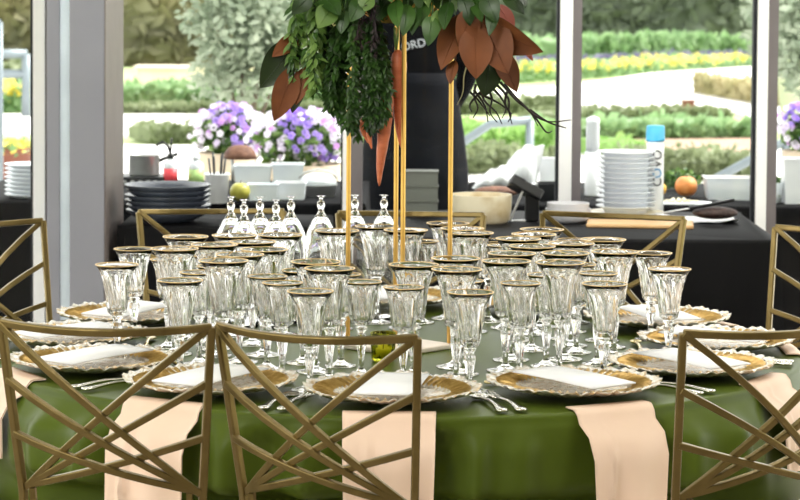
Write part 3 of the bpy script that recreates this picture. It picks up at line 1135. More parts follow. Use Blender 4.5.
# the crown: many broad leaves all the way round a foam ball
mb = MB()
mb.ball((0, 0, 0.17), 0.14, 20, 12, 3, (1.5, 1.3, 0.95))
for i in range(760):
    d = Vector((random.gauss(0, 1), random.gauss(0, 1), random.gauss(0, 1))).normalized()
    if d.z < -0.93:
        continue
    c = Vector((d.x * 0.235, d.y * 0.20, 0.175 + d.z * 0.125))
    t = (d + Vector((random.uniform(-1, 1), random.uniform(-1, 1), random.uniform(-1.1, 0.3)))).normalized()
    ln = random.uniform(0.05, 0.085)
    mb.leaf(c - t * ln * 0.4, c + t * ln * 0.6, ln * random.uniform(0.4, 0.55), d + Vector((0, 0, 0.3)), 0.08, 0.2, random.choice((0, 0, 0, 1, 1, 2)), 5)
tag(mb.build('crown_foliage', [M['leafdark'], M['leafmid'], M['leaflight'], M['leafdark']], arr), kind='stuff')


def garland(name, cx, y0, y1, w, depth, n, mats, ll, lw, taper=0.5, label=None, wts=(0, 0, 1)):
    """a hanging bunch of strings of small leaves"""
    mb = MB()
    top = L(P(cx, y0, depth)); bot = L(P(cx, y1, depth))
    nst = max(4, int(w / 3.6))
    for s in range(nst):
        a = random.uniform(0, 2 * PI)
        rr = w / 2 / 440.0 * math.sqrt(random.random())
        ox, oy = rr * math.cos(a), rr * math.sin(a) * 0.8
        ln = random.uniform(0.72, 1.0) if abs(ox) < w / 4 / 440 else random.uniform(0.6, 0.85)
        pts = []
        for i in range(9):
            u = i / 8 * ln
            p = top.lerp(bot, u) + Vector((ox * (0.55 + 0.6 * math.sin(PI * min(1, u * 0.8 + 0.05))) + 0.003 * math.sin(9 * u + s), oy, 0))
            pts.append(p)
        mb.tube(pts, 0.0012, 4, len(mats) - 1)
        k = n // nst
        for i in range(k):
            u = random.random()
            q = u * 8 * 0.999
            i0 = int(q)
            p = pts[i0].lerp(pts[i0 + 1], q - i0)
            dr = Vector((random.uniform(-1, 1), random.uniform(-1, 0.7), random.uniform(-1.6, -0.2))).normalized()
            l2 = ll * random.uniform(0.7, 1.2)
            mb.leaf(p, p + dr * l2, lw * random.uniform(0.8, 1.2), Vector((dr.x, -1, 0.6)), 0.06, 0.2, random.choice(wts), 3)
    o = mb.build(name, mats, arr)
    if label:
        o['label'] = label
    return o


random.seed(21)
garland('leaf_garland', 311, -6, 98, 38, -0.13, 420, [M['leaflight'], M['leafmid'], M['leafdark']], 0.030, 0.010, label='pale green hanging leaf garland', wts=(0, 0, 1))
garland('leaf_garland', 361, 16, 146, 62, -0.12, 3000, [M['leafmid'], M['leafdark'], M['leaflight'], M['leafdark']], 0.023, 0.0085, label='dark green hanging leaf garland', wts=(0, 1, 1, 0, 1))
garland('plume', 372, 2, 62, 26, -0.17, 190, [M['purpleplume'], M['root']], 0.02, 0.004, label='dark purple feathery plume', wts=(0, 0, 0))
garland('leaf_garland', 300, -6, 40, 20, -0.05, 120, [M['leafmid'], M['leaflight'], M['leafdark']], 0.035, 0.012, wts=(0, 1))
# dark roots and a twig hanging on the right
def hang(name, chains, y, r0, m):
    mb = MB()
    for ch in chains:
        pts = [L(P(a, b, y + random.uniform(-0.02, 0.02))) for (a, b) in ch]
        # smooth the chain a little
        sm_ = []
        for i in range(len(pts) - 1):
            for k in range(4):
                u = k / 4
                p0, p1, p2, p3 = pts[max(i - 1, 0)], pts[i], pts[i + 1], pts[min(i + 2, len(pts) - 1)]
                sm_.append(0.5 * ((2 * p1) + (p2 - p0) * u + (2 * p0 - 5 * p1 + 4 * p2 - p3) * u * u + (3 * p1 - p0 - 3 * p2 + p3) * u ** 3))
        sm_.append(pts[-1])
        mb.tube(sm_, [r0 * (1 - 0.75 * i / len(sm_)) for i in range(len(sm_))], 5)
    return mb.build(name, m, arr)


hang('root_bunch', [[(476, 84), (474, 96), (478, 108), (473, 118)], [(480, 84), (484, 100), (496, 112), (502, 124)], [(486, 86), (492, 98), (490, 112), (497, 122)],
                    [(490, 86), (500, 96), (506, 108), (502, 118)], [(496, 84), (508, 98), (509, 112), (512, 124)], [(500, 82), (516, 100), (530, 112), (538, 126)],
                    [(504, 84), (524, 106), (545, 121), (571, 120)], [(520, 102), (534, 116), (546, 132), (552, 131)], [(530, 110), (548, 122), (566, 128)], [(482, 90), (470, 104), (472, 112)], [(470, 92), (478, 100), (490, 116)],
                    [(507, 92), (505, 104), (511, 115), (508, 122)], [(474, 90), (485, 106), (488, 122)], [(480, 94), (500, 104), (512, 114)]], -0.10, 0.0034, M['root'])
hang('twig', [[(468, 62), (464, 76), (463, 92), (457, 105)]], -0.16, 0.002, M['dryplant'])


def carrot(label, top, tip, w, y, lean=0.0):
    a, b = P(top[0], top[1], y), P(tip[0], tip[1], y - lean)
    t = thing('carrot', label, 'carrot', b, 0, 'carrots hanging in the arrangement')
    mb = MB()
    n = 28
    ax = a - b
    pts, rs = [], []
    for i in range(n + 1):
        u = i / n
        pts.append(ax * u + Vector((0.004 * math.sin(5 * u + w), 0.003 * math.sin(4 * u), 0)))
        rr = (w / 2 / 440.0) * (0.06 + 0.94 * min(1, u * 1.15) ** 0.62) * (1 + 0.03 * math.sin(40 * u))
        if u > 0.85:
            rr *= math.sqrt(max(0.08, 1 - ((u - 0.85) / 0.158) ** 2))
        rs.append(rr)
    mb.tube(pts, rs, 14)
    mb.build('root', M['carrot'], t)
    mb = MB()
    for k in range(5):
        q = ax + Vector((random.uniform(-0.006, 0.006), random.uniform(-0.006, 0.006), 0.05))
        mb.tube([ax - Vector((0, 0, 0.002)), ax.lerp(q, 0.5) + Vector((random.uniform(-0.003, 0.003), 0, 0)), q], [0.002, 0.0016, 0.0012], 5)
    mb.build('stalks', M['leaflight'], t)


carrot('longest orange carrot, its tip hanging lowest beside the dark garland', (384, 84), (381, 186), 17, -0.13)
carrot('wide orange carrot hanging right against the gold post of the stand', (396, 50), (402, 148), 16, -0.112)
carrot('short pale carrot at the left, below the dark garland', (364, 118), (366, 143), 8, -0.14)
carrot('small pale carrot between the short and the longest carrot', (371, 112), (371, 149), 9, -0.15)

# ------------------------------------------------------------------ buffet tables
def cloth_table(name, label, x0, x1, y0, y1, z, m, sag=0.0):
    t = thing(name, label, 'table', ((x0 + x1) / 2, (y0 + y1) / 2, 0))
    hx, hy = (x1 - x0) / 2, (y1 - y0) / 2
    mb = MB()
    # outline with soft pleats lower down
    per = []
    n = 26
    for i in range(n): per.append((-hx + 2 * hx * i / n, -hy, 0, -1))
    for i in range(n): per.append((hx, -hy + 2 * hy * i / n, 1, 0))
    for i in range(n): per.append((hx - 2 * hx * i / n, hy, 0, 1))
    for i in range(n): per.append((-hx, hy - 2 * hy * i / n, -1, 0))
    vs, fs = [], []
    lv = [(z, -0.01, 0), (z - 0.004, -0.003, 0), (z - 0.012, 0, 0), (z - 0.2, 0.004, 0.006), (z * 0.4, 0.008, 0.012), (0.012, 0.012, 0.016)]
    N = len(per)
    for (zz, out, amp) in lv:
        for i, (x, y, nx, ny) in enumerate(per):
            w = out + amp * math.sin(i * 1.3)
            vs.append((x + nx * w, y + ny * w, zz))
    for i in range(len(lv) - 1):
        for j in range(N):
            q = (j + 1) % N
            fs.append((i * N + q, i * N + j, (i + 1) * N + j, (i + 1) * N + q))
    fs.append(tuple(range(N)))
    mb.add(vs, fs)
    sm(mb.build('cloth', m, t), 50)
    mb = MB(); mb.box((-hx + 0.02, -hy + 0.02, z - 0.04), (hx - 0.02, hy - 0.02, z - 0.006)); mb.build('tabletop', M['wood'], t, smooth=False)
    return t


BZ = 0.76
bx0, bx1 = P(362, 230, 2.5).x, P(771, 230, 2.28).x
cloth_table('buffet_table', 'black-clothed buffet table with plates and bowls before the window', bx0, bx1, 2.06, 2.99, BZ, M['slate'])
lz = 0.742
cloth_table('serving_table', 'narrow black-clothed table under the dark bowls', P(122, 220, 2.7).x, P(332, 220, 2.7).x, 2.56, 2.985, lz, M['black'])
OZ = 0.74
OY0, OY1 = 3.45, 4.45
cloth_table('outdoor_counter', 'black-clothed prep table outside the left window', P(-40, 200, OY0).x, P(366, 200, OY0).x, OY0, OY1, OZ, M['black'])
cloth_table('outdoor_counter', 'black-clothed prep table outside the right windows', P(476, 200, OY0).x, P(900, 200, OY0).x, OY0, OY1, OZ, M['black'])


def on(px, py_bottom, z):            # where a thing whose foot shows at that picture row stands on a table of height z
    g = G(px, py_bottom, z)
    return Vector((g.x, g.y, z + 0.0006))


def lathe_thing(name, label, cat, loc, prof, m, n=32, group=None, mod=None, mats=None, mis=None):
    mb = MB(); mb.lathe(prof, n, mod=mod, mis=mis)
    o = mb.build(name, mats or m, loc=loc)
    sm(o, 40)
    return tag(o, label, cat, group)


# ---- right-hand buffet, inside
q = on(481, 222, BZ)
lathe_thing('serving_bowl', 'large cream glazed bowl on the buffet beside the gold post', 'bowl', q,
            [(0, 0), (0.085, 0), (0.094, 0.01), (0.099, 0.05), (0.1, 0.09), (0.093, 0.09), (0.09, 0.05), (0.08, 0.014), (0, 0.012)], M['cream'], 40)
q = on(568, 222, BZ)
bp = [(0, 0), (0.055, 0), (0.068, 0.010), (0.073, 0.028), (0.0745, 0.045), (0.0705, 0.045), (0.0675, 0.028), (0.058, 0.013), (0, 0.010)]
M['greyglaze'] = mat('pale_grey_glaze', (198, 198, 202), 0.3)
lathe_thing('side_bowl', 'lower pale grey bowl of the pair under the window post', 'bowl', q, bp, M['greyglaze'], 36, 'pale bowls by the window post')
lathe_thing('side_bowl', 'upper pale grey bowl nested in the pair under the window post', 'bowl', q + Vector((0, 0, 0.0175)), [(r * 0.93, z) for (r, z) in bp], M['greyglaze'], 36, 'pale bowls by the window post')
# black terminal with a silver bracket
q = on(525, 221, BZ)
t = thing('card_terminal', 'black slanted device on a silver bracket beside the cream bowl', 'device', q)
X = Matrix.Translation((0, 0, 0.105)) @ Matrix.Rotation(rad(28), 4, 'Y') @ Matrix.Rotation(rad(-20), 4, 'X')
mb = MB(); mb.box((-0.058, -0.03, -0.018), (0.058, 0.03, 0.018), 0, X); mb.build('body', M['blackplastic'], t, smooth=False, bevel=0.006)
mb = MB(); mb.box((-0.055, -0.027, 0.0182), (-0.012, 0.027, 0.0195), 0, X); mb.build('screen', M['greyporcelain'], t, smooth=False)
mb = MB(); mb.box((0.0, -0.02, 0), (0.045, 0.03, 0.10)); mb.build('column', M['blackplastic'], t, smooth=False, bevel=0.004)
mb = MB(); mb.bar([(-0.01, -0.03, 0.10), (-0.05, -0.03, 0.004), (0.0, -0.03, 0.004)], Vector((0, 1, 0)), 0.006, 0.02); mb.build('bracket', M['steel'], t, smooth=False)
# stack of white plates on a platter
q = on(625.5, 214.5, BZ)
pw = 0.1
lathe_thing('platter', 'cream platter under the tall stack of white plates', 'plate', q, [(0, 0), (0.08, 0), (0.125, 0.008), (0.128, 0.011), (0.08, 0.006), (0, 0.005)], M['cream'], 40)
mbp = MB()
mbp.lathe([(0, 0), (0.068, 0), (0.072, 0.004), (0.076, 0.013), (pw - 0.012, 0.019), (pw, 0.0225), (pw, 0.0245), (pw - 0.012, 0.0225), (0.07, 0.0175), (0.066, 0.0085), (0, 0.0075)], 44)
plate0 = None
onames = ['bottom', 'second', 'third', 'fourth', 'fifth', 'sixth', 'seventh', 'eighth', 'ninth', 'tenth', 'eleventh', 'topmost']
for i in range(12):
    if plate0 is None:
        o = plate0 = sm(mbp.build('dinner_plate', M['porcelain']), 40)
    else:
        o = plate0.copy(); COL.objects.link(o)
    o.location = q + Vector((random.uniform(-0.0004, 0.0004), random.uniform(-0.0004, 0.0004), 0.0066 + i * 0.0166))
    tag(o, 'white plate, %s%s of the tall stack on the buffet' % (onames[i], ' from bottom' if 0 < i < 11 else ''), 'plate', 'white plates stacked on the buffet')
# blue-capped bottle
q = on(654.5, 212.5, BZ)
t = thing('squeeze_bottle', 'tall white bottle with blue cap and dark lettering behind the plate stack', 'bottle', q)
mb = MB(); mb.lathe([(0, 0), (0.028, 0), (0.03, 0.004), (0.03, 0.236), (0.026, 0.243), (0, 0.243)], 28); mb.build('body', M['plastic'], t)
mb = MB(); mb.lathe([(0.027, 0.2435), (0.032, 0.2435), (0.0325, 0.25), (0.031, 0.292), (0.028, 0.296), (0, 0.297)], 28); mb.build('cap', M['bluecap'], t)


def text(s, name, size, m, parent, X, extrude=0.001):
    cu = bpy.data.curves.new(name, 'FONT')
    cu.body = s
    cu.size = size
    cu.align_x = 'CENTER'
    cu.align_y = 'CENTER'
    cu.extrude = extrude
    cu.materials.append(m)
    tmp = bpy.data.objects.new('tmp', cu)
    COL.objects.link(tmp)
    bpy.context.view_layer.update()
    me = bpy.data.meshes.new_from_object(tmp.evaluated_get(bpy.context.evaluated_depsgraph_get()))
    bpy.data.objects.remove(tmp)
    me.name = name
    me.transform(X)
    o = bpy.data.objects.new(name, me)
    COL.objects.link(o)
    o.parent = parent
    return o


def upr(x, y, z, rot=0.0):           # stand flat text upright, facing the room
    return Matrix.Translation((x, y, z)) @ Matrix.Rotation(PI / 2, 4, 'X') @ Matrix.Rotation(rot, 4, 'Z')


for k, (ch, mm) in enumerate((('C', 'ink'), ('O', 'blueink'), ('V', 'ink'), ('O', 'ink'))):
    text(ch, 'lettering', 0.042, M[mm], t, upr(0.006, -0.0305, 0.105 + k * 0.031, PI / 2))
# board, paper and food at the buffet's right end
q = on(640, 226, BZ)
t = thing('cutting_board', 'pale wooden board lying on the buffet right of the plate stack', 'board', q, rad(-6))
mb = MB(); mb.box((-0.17, -0.085, 0), (0.17, 0.085, 0.012)); mb.build('board', M['wood'], t, smooth=False, bevel=0.004)
q2 = on(697, 221, BZ)
mb = MB()
n = 12
vs, fs = [], []
for j in range(n + 1):
    for i in range(n + 1):
        u, v = i / n * 2 - 1, j / n * 2 - 1
        vs.append((u * 0.125, v * 0.10, 0.002 + 0.012 * (u * v) ** 2 + 0.004 * math.sin(4 * u + 2 * v) ** 2))
for j in range(n):
    for i in range(n):
        a = j * (n + 1) + i
        fs.append((a, a + 1, a + n + 2, a + n + 1))
b = len(vs)
vs += [(x, y, z - 0.0015) for (x, y, z) in vs]
fs += [tuple(b + k for k in f[::-1]) for f in fs]
mb.add(vs, fs)
tag(mb.build('parchment_sheet', M['card'], loc=q2), 'sheet of white paper under the dark loaf on the buffet', 'paper')
mb = MB()
mb.ball((0, 0, 0.022), 0.075, 24, 12, 0, (1.0, 0.55, 0.28))
tag(mb.build('dark_loaf', M['meat'], loc=on(715, 224, BZ) + Vector((0, 0, 0.014))), 'dark brown loaf on white paper at the buffet end', 'food')
q = on(688, 224, BZ)
t = thing('knife', 'knife with a long black handle resting above the dark loaf', 'knife', q + Vector((0, -0.02, 0.046)))
mb = MB(); mb.bar([(0.0, 0, 0.006), (0.07, 0.005, 0.018), (0.148, 0.012, 0.034)], Vector((0, 0, 1)), 0.016, 0.011); mb.build('handle', M['blackplastic'], t, smooth=False, bevel=0.003)
mb = MB(); mb.bar([(-0.14, -0.012, -0.017), (0.0, 0, 0.006)], Vector((0, 0, 1)), 0.022, 0.002); mb.build('blade', M['steel'], t, smooth=False)
# grey-green crates in front of the cook
q = on(421, 215, BZ)
for k in range(3):
    mb = MB()
    mb.box((-0.055, -0.05, 0), (0.055, 0.05, 0.004)); mb.box((-0.055, -0.05, 0.004), (0.055, -0.047, 0.046)); mb.box((-0.055, 0.047, 0.004), (0.055, 0.05, 0.046))
    mb.box((-0.055, -0.047, 0.004), (-0.052, 0.047, 0.046)); mb.box((0.052, -0.047, 0.004), (0.055, 0.047, 0.046)); mb.box((-0.058, -0.053, 0.046), (0.058, 0.053, 0.049))
    tag(mb.build('food_tub', mat('grey_green_tub', (96, 100, 94), 0.5), smooth=False, loc=q + Vector((0, 0, 0.05 * k))), 'grey-green tub before the cook, %s of three' % ('bottom', 'middle', 'top')[k], 'tub', 'grey-green tubs before the cook')

# ---- left serving table: dark bowls
q = on(168, 222, lz)
bowl_prof = [(0, 0), (0.07, 0), (0.08, 0.004), (0.118, 0.022), (0.138, 0.038), (0.139, 0.042), (0.134, 0.042), (0.112, 0.027), (0.078, 0.01), (0, 0.008)]
sizes = [1.0, 1.01, 1.0, 1.02, 0.99, 1.03]
for k in range(6):
    mb = MB(); mb.lathe([(r * sizes[k], z) for (r, z) in bowl_prof], 40)
    tag(sm(mb.build('stacked_bowl', M['darkbowl'], loc=q + Vector((0.003 * math.sin(k * 2), 0, 0.0165 * k))), 40), 'charcoal bowl, %s of the dark stack at left' % (['bottom', 'second from bottom', 'third from bottom', 'third from top', 'second from top', 'topmost'][k]), 'bowl', 'charcoal bowls at the left window')
# white tub with cutlery, apple
def bin_(name, label, loc, w, d, h, m, group=None, rz=0.0, fill=None, fh=0.3):
    t = thing(name, label, 'container', loc, rz, group)
    mb = MB()
    k = 0.88
    def ring(s, z):
        return [(-w / 2 * s, -d / 2 * s, z), (w / 2 * s, -d / 2 * s, z), (w / 2 * s, d / 2 * s, z), (-w / 2 * s, d / 2 * s, z)]
    vs = ring(k, 0) + ring(1, h) + ring(1.05, h) + ring(1.05, h + 0.004) + ring(0.97, h + 0.004) + ring(k * 0.97, 0.004)
    fs = [(3, 2, 1, 0)]
    for i in range(5):
        for j in range(4):
            qn = (j + 1) % 4
            fs.append((i * 4 + j, i * 4 + qn, i * 4 + 4 + qn, i * 4 + 4 + j))
    fs.append((20, 21, 22, 23))
    mb.add(vs, fs)
    mb.build('tub', m, t, smooth=False)
    if fill:
        mb = MB()
        n = 8
        vs, fs = [], []
        for j in range(n + 1):
            for i in range(n + 1):
                u, v = i / n * 2 - 1, j / n * 2 - 1
                vs.append((u * w * 0.42, v * d * 0.42, h * fh + random.uniform(0, h * 0.25) * (1 - max(abs(u), abs(v)) ** 4)))
        for j in range(n):
            for i in range(n):
                a = j * (n + 1) + i
                fs.append((a, a + 1, a + n + 2, a + n + 1))
        mb.add(vs, fs)
        mb.build('contents', fill, t)
    return t


def fruit(name, label, cat, loc, r, m, s=(1, 1, 0.95)):
    t = thing(name, label, cat, loc)
    mb = MB()
    mb.ball((0, 0, r * s[2]), r, 22, 14, 0, s)
    for i, v in enumerate(mb.v):          # dimple at the top
        v = Vector(v); rr = math.hypot(v.x, v.y)
        if v.z > r * s[2]:
            v.z -= r * 0.22 * math.exp(-(rr / (r * 0.3)) ** 2)
        mb.v[i] = tuple(v)
    mb.build('fruit', m, t)
    mb = MB(); mb.tube([(0, 0, r * s[2] * 1.75), (0.002, 0, r * s[2] * 1.95), (0.004, 0, r * s[2] * 2.12)], [0.0022, 0.002, 0.0025], 6); mb.build('stem', M['bark'], t)


fruit('apple', 'yellow-green apple at the edge of the left prep table', 'fruit', on(240, 201.5, OZ), 0.037, M['apple'])
q = on(217, 203, OZ)
t = thing('cutlery_tub', 'white tub holding upright utensils beside the yellow-green apple', 'container', q)
mb = MB(); mb.lathe([(0, 0), (0.036, 0), (0.044, 0.1), (0.047, 0.102), (0.046, 0.106), (0.041, 0.104), (0.034, 0.005), (0, 0.004)], 24); mb.build('tub', M['plastic'], t)
mb = MB()
for k in range(6):
    a = k * 1.1
    mb.tube([(0.012 * math.cos(a), 0.012 * math.sin(a), 0.008), (0.03 * math.cos(a), 0.03 * math.sin(a), 0.16 + 0.01 * (k % 3))], [0.003, 0.004], 6)
mb.build('utensils', M['blackplastic'], t)
# burner, pot
q = on(146, 183, OZ)
t = thing('portable_burner', 'black burner tray under the steel pot at left', 'stove', (q.x, q.y - 0.06, OZ + 0.0006))
mb = MB(); mb.box((-0.11, -0.09, 0), (0.11, 0.09, 0.035)); mb.build('body', M['blackplastic'], t, smooth=False, bevel=0.006)
mb = MB()
for k in range(7): mb.box((-0.105 + 0.03 * k, -0.093, 0.012), (-0.09 + 0.03 * k, -0.0895, 0.022))
mb.build('grille', M['steel'], t, smooth=False)
pot_l = Vector((P(144, 175, 4.2).x, q.y - 0.06, OZ + 0.0362))
t = thing('steel_pot', 'shiny steel pot with a dark handle outside the left window', 'pot', pot_l)
mb = MB(); mb.lathe([(0, 0), (0.055, 0), (0.06, 0.005), (0.06, 0.078), (0.062, 0.08), (0.058, 0.08), (0.057, 0.008), (0, 0.006)], 32); mb.build('body', M['steel'], t)
mb = MB(); mb.tube([(0.055, 0, 0.055), (0.085, -0.01, 0.068), (0.13, -0.03, 0.085)], 0.007, 8); mb.build('handle', M['blackplastic'], t)


def bottle(label, px, py, h, r, lm, pump):
    q = on(px, py, OZ)
    t = thing('sauce_bottle', label, 'bottle', q, 0, 'small bottles at the left window')
    mb = MB(); mb.lathe([(0, 0), (r, 0), (r, h * 0.66), (r * 0.85, h * 0.74), (r * 0.4, h * 0.82), (r * 0.38, h * 0.9), (0, h * 0.9)], 24); mb.build('body', M['clearplastic'], t)
    mb = MB(); mb.lathe([(r * 1.012, h * 0.08), (r * 1.02, h * 0.08), (r * 1.02, h * 0.55), (r * 1.012, h * 0.55)], 24); mb.build('label', lm, t)
    mb = MB(); mb.lathe([(r * 0.4, h * 0.84), (r * 0.48, h * 0.84), (r * 0.45, h), (0, h)], 16)
    if pump:
        mb.tube([(0, 0, h), (-0.01, 0, h + 0.03), (-0.03, 0, h + 0.045), (-0.055, 0, h + 0.03)], 0.005, 6)
        mb.tube([(0, 0, h), (0.004, 0, h + 0.06)], 0.004, 6)
    mb.build('cap', M['blackplastic'] if pump else M['plastic'], t)


bottle('bottle with a red label and black pump beside the steel pot', 170.5, 186, 0.125, 0.027, M['red'], True)
bottle('bottle with a pale green label right of the red one', 196, 186, 0.12, 0.03, M['greenlabel'], False)
# plastic bins and pans on the left counter
bin_('food_bin', 'clear plastic bin with a pink line of food, rear left of the bins', on(253, 188, OZ), 0.14, 0.13, 0.085, M['clearplastic'], 'plastic bins on the left prep table', 0, M['pinkfood'], 0.2)
bin_('food_bin', 'white plastic bin at the rear, right of the bin with pink food', on(288, 188, OZ), 0.12, 0.13, 0.09, M['clearplastic'], 'plastic bins on the left prep table', 0.03)
bin_('food_bin', 'low clear bin in front, behind the yellow-green apple', on(263, 200, OZ), 0.11, 0.1, 0.055, M['clearplastic'], 'plastic bins on the left prep table', 0.02)
bin_('food_bin', 'low clear bin of pink food in front, beside the lidded pan', on(291, 199, OZ), 0.11, 0.1, 0.058, M['clearplastic'], 'plastic bins on the left prep table', 0, M['pinkfood'], 0.15)
q = on(318, 196, OZ)
t = thing('covered_pan', 'steel pan with a domed lid at the right end of the left prep table', 'pan', q)
mb = MB(); mb.lathe([(0, 0), (0.06, 0), (0.068, 0.04), (0.073, 0.042), (0.066, 0.04), (0.058, 0.004), (0, 0.003)], 32); mb.build('pan', M['steel'], t)
mb = MB(); mb.lathe([(0.0665, 0.043), (0.069, 0.043), (0.066, 0.06), (0.05, 0.078), (0.02, 0.086), (0, 0.087)], 32); mb.build('lid', M['clearplastic'], t)
mb = MB(); mb.tube([(-0.07, -0.01, 0.066), (-0.05, -0.012, 0.088), (0, -0.012, 0.1), (0.05, -0.012, 0.09), (0.07, -0.01, 0.066)], 0.004, 6); mb.build('handle', M['steel'], t)
q = on(240, 183, OZ)
t = thing('strainer', 'upturned brown strainer bowl behind the plastic bins', 'strainer', (q.x, q.y, OZ + 0.0006))
mb = MB(); mb.lathe([(0.06, 0.095), (0.066, 0.095), (0.06, 0.12), (0.045, 0.14), (0.02, 0.149), (0, 0.15)], 28); mb.build('bowl', M['bread'], t)
mb = MB()
for a in (0, 2.1, 4.2): mb.tube([(0.055 * math.cos(a), 0.055 * math.sin(a), 0), (0.063 * math.cos(a), 0.063 * math.sin(a), 0.097)], 0.004, 6)
mb.build('rack', M['steel'], t)
mb = MB(); mb.tube([(0.064, 0, 0.097), (0.074, 0, 0.105), (0.078, 0, 0.125), (0.07, 0, 0.135)], 0.004, 6); mb.build('handle', M['steel'], t)
# white plate stack at the far left
q = on(8, 212, OZ)
for k in range(8):
    mb = MB(); mb.lathe([(0, 0), (0.07, 0), (0.08, 0.005), (0.098, 0.014), (0.098, 0.0165), (0.079, 0.008), (0, 0.004)], 36)
    tag(sm(mb.build('side_plate', M['porcelain'], loc=(q.x, OY0 + 0.13, OZ + 0.0006 + 0.0155 * k)), 40), 'white plate, %s of the stack behind the far left chair' % (['bottom'] + ['number %d from bottom' % (j + 1) for j in range(1, 7)] + ['topmost'])[k], 'plate', 'white plates at the far left window')

# ---- right counter, outside
fruit('orange', 'large round orange on the right prep table', 'fruit', on(686, 197, OZ), 0.042, M['orange'])
fruit('lemon', 'yellow lemon partly behind the blue-capped bottle', 'fruit', on(658, 197, OZ), 0.031, M['lemon'], (1, 1, 0.95))
t = thing('herb_bunch', 'bunch of green herbs behind the orange', 'herbs', on(680, 190, OZ))
mb = MB()
for i in range(170):
    a = random.uniform(0, 2 * PI); r = 0.075 * math.sqrt(random.random()); z = random.uniform(0.005, 0.085) * (1 - r * 5)
    d = Vector((random.uniform(-1, 1), random.uniform(-1, 1), random.uniform(0, 1))).normalized()
    c = Vector((r * math.cos(a), 0.5 * r * math.sin(a), max(0.004, z)))
    mb.leaf(c, c + d * 0.022, 0.014, (0, -1, 0.5), 0.1, 0.2, i % 2, 3)
mb.build('leaves', [M['leafmid'], M['leaflight']], t)
mb = MB()
for i in range(8): mb.tube([(random.uniform(-0.05, 0.05), random.uniform(-0.02, 0.02), 0.002), (random.uniform(-0.05, 0.05), random.uniform(-0.02, 0.02), 0.05)], 0.0015, 5)
mb.build('stems', M['leaflight'], t)
q = on(676, 203.5, OZ)
t = thing('prep_tray', 'white tray of pale crumbs in front of the orange', 'tray', (q.x, OY0 + 0.06, OZ + 0.0006))
mb = MB(); mb.box((-0.13, -0.05, 0), (0.13, 0.05, 0.006)); mb.build('tray', M['plastic'], t, smooth=False, bevel=0.002)
mb = MB()
for i in range(60):
    x, y = random.gauss(0.01, 0.04), random.gauss(0, 0.015)
    mb.ball((x, y, 0.008 + max(0, 0.014 - abs(x - 0.01) * 0.25) * random.random()), 0.005, 6, 4)
tag(mb.build('crumbs', M['cream'], t), kind='stuff')
mb = MB(); mb.ball((0, 0, 0.007), 0.028, 14, 8, 0, (1, 0.5, 0.25))
tag(mb.build('black_lid', M['blackplastic'], loc=(P(713, 198, OY0 + 0.1).x, OY0 + 0.1, OZ + 0.0006)), 'small black lid beside the white tray', 'lid')
bin_('food_bin', 'clear plastic bin of pinkish food left of the right window post', on(729, 199, OZ), 0.18, 0.14, 0.078, M['clearplastic'], 'plastic bins on the right prep table', 0, M['pinkfood'], 0.55)
bin_('food_bin', 'tall white plastic bin at the far right edge', on(798, 203, OZ), 0.12, 0.12, 0.16, M['plastic'], 'plastic bins on the right prep table')
t = thing('herb_cup', 'clear cup of green herbs just right of the window post', 'cup', on(781, 203, OZ) + Vector((-0.02, 0, 0)))
mb = MB(); mb.lathe([(0, 0), (0.022, 0), (0.03, 0.075), (0.028, 0.075), (0.02, 0.004), (0, 0.003)], 24); mb.build('cup', M['clearplastic'], t)
mb = MB()
for i in range(50):
    d = Vector((random.uniform(-1, 1), random.uniform(-1, 1), random.uniform(0.2, 1))).normalized()
    c = Vector((random.uniform(-0.013, 0.013), random.uniform(-0.013, 0.013), random.uniform(0.01, 0.085)))
    mb.leaf(c, c + d * 0.018, 0.012, (0, -1, 0.4), 0.1, 0.2, i % 2, 3)
mb.build('herbs', [M['leafmid'], M['leaflight']], t)
# white cups and containers right of the middle post
q = on(592, 196, OZ)
t = thing('paper_cup_stack', 'tall stack of white paper cups right of the middle window post', 'cups', q)
mb = MB(); mb.lathe([(0, 0), (0.026, 0), (0.028, 0.005), (0.03, 0.165), (0, 0.167)], 24); mb.build('lower_cups', M['plastic'], t)
mb = MB()
prof = [(0, 0.168)]
for k in range(6):
    prof += [(0.026, 0.168 + 0.021 * k), (0.0245, 0.186 + 0.021 * k)]
prof += [(0, 0.30)]
mb.lathe(prof, 24); mb.build('upper_cups', M['porcelain'], t, loc=(0, 0, 0))
bin_('food_bin', 'white tub with pale food behind the tall plate stack', on(601, 192, OZ) + Vector((0.055, 0.13, 0)), 0.1, 0.1, 0.12, M['clearplastic'], 'plastic bins on the right prep table', 0, M['pinkfood'], 0.7)
# white bags, containers, bread
def bag(label, px, py, w, h, lean):
    q = on(px, py, OZ)
    mb = MB()
    n = 14
    vs, fs = [], []
    for side in (0, 1):
        for j in range(n + 1):
            for i in range(n + 1):
                u, v = i / n * 2 - 1, j / n
                bul = (1 - u * u) * math.sin(PI * min(1, 0.12 + v * 0.95)) * 0.045 + 0.002
                x = u * w / 2 * (1 - 0.25 * v * (u < 0)) + lean * v
                vs.append((x, (-1 if side == 0 else 1) * bul + 0.006 * math.sin(7 * u + 5 * v), v * h * (1 - 0.35 * (u < 0) * abs(u)) + 0.004 * math.sin(9 * u)))
    b = (n + 1) ** 2
    for side in (0, 1):
        for j in range(n):
            for i in range(n):
                a = side * b + j * (n + 1) + i
                f = (a, a + 1, a + n + 2, a + n + 1)
                fs.append(f if side == 0 else f[::-1])
    for k in range(n):
        for (a0, st) in ((0, 1), (n * (n + 1), 1), (0, n + 1), (n, n + 1)):
            a = a0 + k * st
            fs.append((a, a + st, b + a + st, b + a))
    mb.add(vs, fs)
    mz = min(v[2] for v in mb.v)
    mb.v = [(x, y, z - mz) for (x, y, z) in mb.v]
    tag(mb.build('plastic_bag', M['plastic'], loc=q), label, 'bag', 'white plastic bags on the prep table')


